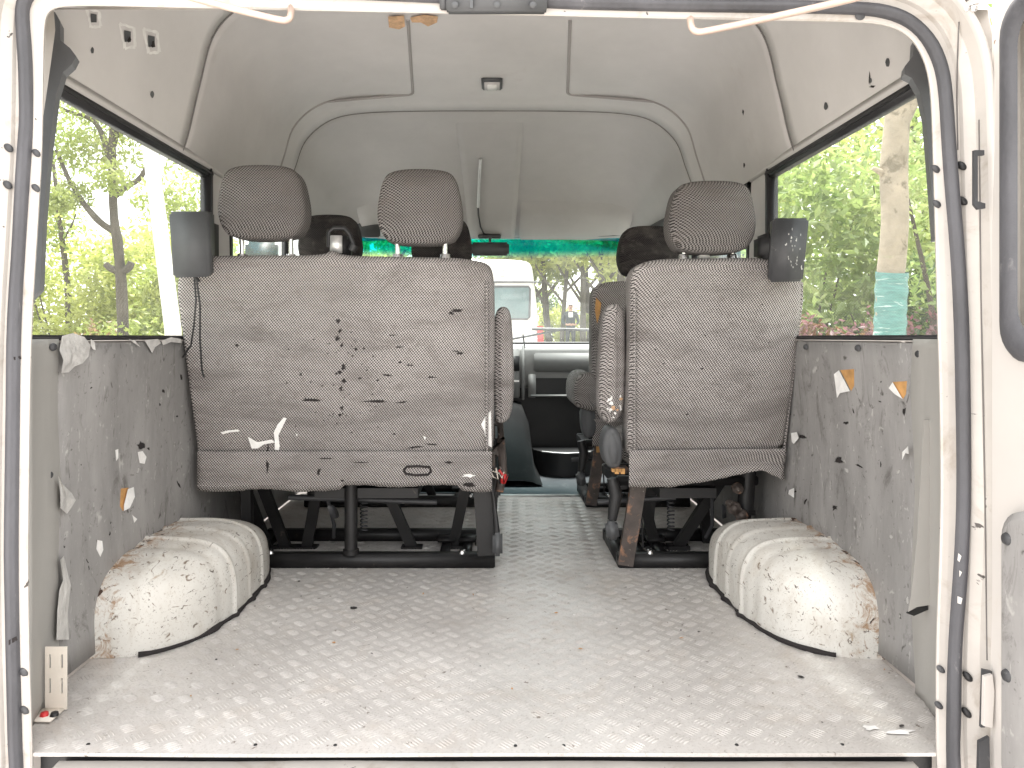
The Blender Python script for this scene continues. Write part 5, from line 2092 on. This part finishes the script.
# ---- white van parked ahead
PV = thing('parked_van', (-.38, 9.0, 0), 'white high-roofed van parked ahead, seen through the windscreen', 'van')
yb0 = 9.0
hwv = .97
pcx = X_(541, yb0) - hwv
prof = [(-.93, .38), (-.97, .8), (-.965, 1.25), (-.93, 1.75), (-.885, 2.15), (-.86, 2.29), (-.78, 2.345), (-.4, 2.36), (0, 2.365), (.4, 2.36), (.78, 2.345), (.86, 2.29), (.885, 2.15), (.93, 1.75), (.965, 1.25), (.97, .8), (.93, .38)]
prof = chaikin(prof, 2, closed=False)
mb = MB()
rows = []
for y, s in ((0, .955), (.012, .975), (.04, .992), (.10, 1.0), (3.9, 1.0), (4.5, .97), (4.9, .90), (5.1, .6)):
    rows.append([Vector((pcx + x * s, yb0 + y + .03 * max(0, z - 1.2), .38 + (z - .38) * (s if y < 4 else s * .8))) for x, z in prof])
mb.grid(rows)
mb.add(rows[0], [list(range(len(prof)))])
mb.add(rows[-1], [list(range(len(prof)))])
PB = mb.build('body', 'white', PV)
pvb = mb.bvh()
mb = MB()


def onrear(u, v, o=.004):
    y = yb0 + .03 * max(0, Z_(v, yb0) - 1.2) - o
    p = P(u, v, y)
    return p


wl = [(496, 286.5), (528.5, 286.5), (530, 289), (529.5, 317), (527.5, 319), (490, 319), (460, 319), (458, 316), (458, 289), (461, 286.5)]
mb.prism([onrear(*p) for p in wl], (0, .010, 0))
mb.build('rear_window', 'pvglass', PV)
mb = MB()
mb.tube([onrear(*p, .006) for p in wl + wl[:1]], .012, 6, cap=False)
mb.build('window_rubber', 'dkgrey2', PV)
mb = MB()
mb.tube([onrear(430, 282), onrear(480, 282), onrear(533, 282), P(540, 282.3, yb0 + .05), P(541, 282.3, yb0 + .4)], .010, 6)
mb.tube([onrear(494, 283, .003), onrear(494, 345, .003), onrear(494, 380, .003)], .006, 6)
mb.build('body_seam', 'dgrey', PV)
mb = MB()
mb.prism([onrear(537.5, 326), onrear(543, 326), onrear(543.5, 343), onrear(538, 343)], (0, .03, 0))
mb.build('tail_light', 'red', PV)
mb = MB()
mb.prism([onrear(447, 326), onrear(441.5, 326), onrear(441, 343), onrear(446.5, 343)], (0, .03, 0))
mb.build('tail_light', 'red', PV)
mb = MB()
fr = [onrear(*p, .005) for p in ((493, 269.5), (504, 269.5), (504, 276.5), (493, 276.5))]
mb.tube(fr + fr[:1], .006, 5, cap=False)
mb.build('vent_frame', 'cream', PV)
mb = MB()
mb.box((pcx - .95, yb0 - .09, .40), (pcx + .95, yb0 + .02, .60), bev=.03)
mb.build('bumper', 'dgrey', PV)
for sx in (-.84, .84):
    for y in (1.1, 4.1):
        mb = MB()
        pr = [(.02, .11), (.20, .10), (.31, .10), (.335, .06), (.335, -.06), (.31, -.10), (.02, -.10)]
        mb.grid([[Vector((pcx + sx + b, yb0 + y + r * math.cos(a / 24 * 6.2832), .338 + r * math.sin(a / 24 * 6.2832))) for r, b in pr] for a in range(25)])
        mb.build('wheel', 'black', PV)

# ---- man standing on the bank
def person(x, y, z):
    joints = {'pelvis': (0, 0, .95, .15, .11), 'belly': (0, 0, 1.10, .15, .11), 'chest': (0, .01, 1.32, .18, .12), 'neck': (0, .01, 1.49, .06, .06), 'chin': (0, -.01, 1.56, .065, .075), 'head': (0, 0, 1.64, .08, .095), 'crown': (0, .01, 1.71, .06, .07),
              'nose': (0, -.10, 1.625, .012, .012)}
    edges = [('pelvis', 'belly'), ('belly', 'chest'), ('chest', 'neck'), ('neck', 'chin'), ('chin', 'head'), ('head', 'crown'), ('head', 'nose')]
    for s, n_ in ((-1, 'l'), (1, 'r')):
        J = {'sh': (s * .19, .01, 1.41, .065, .065), 'el': (s * .26, .0, 1.14, .05, .05), 'wr': (s * .14, -.20, 1.04, .035, .03), 'pa': (s * .06, -.24, 1.05, .035, .022),
             'hip': (s * .09, 0, .88, .09, .09), 'kn': (s * .10, -.01, .49, .062, .062), 'an': (s * .10, .02, .09, .045, .05), 'toe': (s * .12, -.13, .035, .045, .03), 'ear': (s * .085, .01, 1.63, .014, .02)}
        for i in range(4):
            J['f%d' % i] = (s * .02, -.262 - .004 * i, 1.075 - i * .018, .008, .008)
            J['g%d' % i] = (-s * .015, -.258 - .004 * i, 1.062 - i * .018, .008, .008)
        J['th'] = (s * .03, -.225, 1.09, .009, .009)
        for k, v in J.items():
            joints[n_ + k] = v
        e = [('chest', n_ + 'sh'), (n_ + 'sh', n_ + 'el'), (n_ + 'el', n_ + 'wr'), (n_ + 'wr', n_ + 'pa'), ('pelvis', n_ + 'hip'), (n_ + 'hip', n_ + 'kn'), (n_ + 'kn', n_ + 'an'), (n_ + 'an', n_ + 'toe'), ('head', n_ + 'ear'), (n_ + 'pa', n_ + 'th')]
        for i in range(4):
            e += [(n_ + 'pa', n_ + 'f%d' % i), (n_ + 'f%d' % i, n_ + 'g%d' % i)]
        edges += e
    names = list(joints)
    me = bpy.data.meshes.new('skeleton')
    me.from_pydata([joints[k][:3] for k in names], [(names.index(a), names.index(b)) for a, b in edges], [])
    o = bpy.data.objects.new('skeleton', me)
    COL.objects.link(o)
    md = o.modifiers.new('skin', 'SKIN')
    md.use_smooth_shade = True
    for i, k in enumerate(names):
        me.skin_vertices[0].data[i].radius = joints[k][3:5]
        me.skin_vertices[0].data[i].use_root = (k == 'pelvis')
    ss_ = o.modifiers.new('sub', 'SUBSURF')
    ss_.levels = ss_.render_levels = 2
    dg = bpy.context.evaluated_depsgraph_get()
    em = o.evaluated_get(dg).to_mesh()
    vs = [Vector(v.co) for v in em.vertices]
    fs = [list(p.vertices) for p in em.polygons]
    o.evaluated_get(dg).to_mesh_clear()
    bpy.data.objects.remove(o)
    root = thing('person', (x, y, z), 'man in a dark suit jacket standing under the trees with hands clasped', 'person')
    mb = MB()
    for f in fs:
        pass
    mb.v = [v + Vector((x, y, z)) for v in vs]
    mb.f = fs
    mb.sm = [True] * len(fs)
    mb.m = []
    for f in fs:
        c = sum((vs[i] for i in f), Vector()) / len(f)
        if c.z > 1.485 or (c.y < -.185 and c.z > .9):
            mb.m.append(3 if c.z > 1.665 or (c.y > .03 and c.z > 1.58) else 0)
        elif c.z > .86:
            mb.m.append(4 if (abs(c.x) < .05 and c.y < -.05 and c.z > 1.25) else 1)
        else:
            mb.m.append(5 if c.z < .07 else 2)
    mb.build('body', ['skin', 'jacket', 'trousers', 'hair', 'flake', 'black'], root)
    mb = MB()
    for s in (-1, 1):
        mb.disc((x + s * .032, y - .093, z + 1.645), (0, -1, 0), .012, .004)
    mb.tube([(x - .025, y - .093, z + 1.585), (x + .025, y - .093, z + 1.585)], .006, 5)
    mb.build('face', 'hair', root)


MT['skin'] = plain('skin', (.52, .30, .23), .55, var=.08)
MT['jacket'] = plain('dark_jacket', (.035, .045, .06), .85, var=.2)
MT['trousers'] = plain('dark_trousers', (.04, .045, .055), .85, var=.2)
MT['hair'] = plain('black_hair', (.02, .016, .014), .6, var=.2)
py = 24.0
person(X_(570.5, py), py, gh(X_(570.5, py), py))

# ================================================================== LIGHT, SKY, CAMERA
w = bpy.data.worlds.new('World')
S.world = w
w.use_nodes = True
nt = w.node_tree
nt.nodes.clear()
sky = nt.nodes.new('ShaderNodeTexSky')
sky.sky_type = 'NISHITA'
sky.sun_disc = False
EL, AZ = math.radians(76), math.radians(4)
sky.sun_elevation = EL
sky.sun_rotation = AZ
sky.dust_density = 6
sky.air_density = 1.2
sky.ozone_density = .6
bg = nt.nodes.new('ShaderNodeBackground')
bg.inputs['Strength'].default_value = .15
wo = nt.nodes.new('ShaderNodeOutputWorld')
tcs = nt.nodes.new('ShaderNodeTexCoord')
cn = nt.nodes.new('ShaderNodeTexNoise')
cn.inputs['Scale'].default_value = 2.2
cn.inputs['Detail'].default_value = 6
nt.links.new(tcs.outputs['Generated'], cn.inputs['Vector'])
cr = nt.nodes.new('ShaderNodeMapRange')
cr.inputs['From Min'].default_value = .35
cr.inputs['From Max'].default_value = .60
cr.inputs['To Min'].default_value = .55
cr.inputs['To Max'].default_value = .95
nt.links.new(cn.outputs['Fac'], cr.inputs['Value'])
cm = nt.nodes.new('ShaderNodeMix')
cm.data_type = 'RGBA'
cm.inputs[7].default_value = (7.2, 7.0, 6.8, 1)     # thin bright cloud over most of the sky
nt.links.new(cr.outputs[0], cm.inputs[0])
nt.links.new(sky.outputs[0], cm.inputs[6])
nt.links.new(cm.outputs[2], bg.inputs[0])
nt.links.new(bg.outputs[0], wo.inputs[0])
sd = bpy.data.lights.new('sun', 'SUN')
sd.energy = 4.6
sd.angle = math.radians(20)
sd.color = (1, .965, .92)
so = bpy.data.objects.new('sun', sd)
COL.objects.link(so)
dirv = Vector((math.sin(AZ) * math.cos(EL), math.cos(AZ) * math.cos(EL), math.sin(EL)))
so.rotation_euler = dirv.to_track_quat('Z', 'Y').to_euler()
so.location = dirv * 20

cd = bpy.data.cameras.new('camera')
cam = bpy.data.objects.new('camera', cd)
COL.objects.link(cam)
cam.location = CAM
cam.rotation_euler = (math.radians(90), 0, 0)
cd.sensor_width = 36
cd.lens = 36 * F / 1024
cd.shift_x = (512 - U0) / 1024
cd.shift_y = -(384 - V0) / 1024
cd.clip_start = .02
cd.clip_end = 2000
S.camera = cam
S.view_settings.view_transform = 'Standard'
S.view_settings.look = 'None'
S.view_settings.exposure = 1.85
S.view_settings.gamma = 1
S.cycles.use_denoising = True
S.cycles.max_bounces = 10
S.cycles.diffuse_bounces = 6
S.cycles.transparent_max_bounces = 24
S.cycles.transmission_bounces = 6
S.cycles.caustics_reflective = False
S.cycles.caustics_refractive = False
S.cycles.sample_clamp_indirect = 8
S.render.resolution_x, S.render.resolution_y = 1024, 768
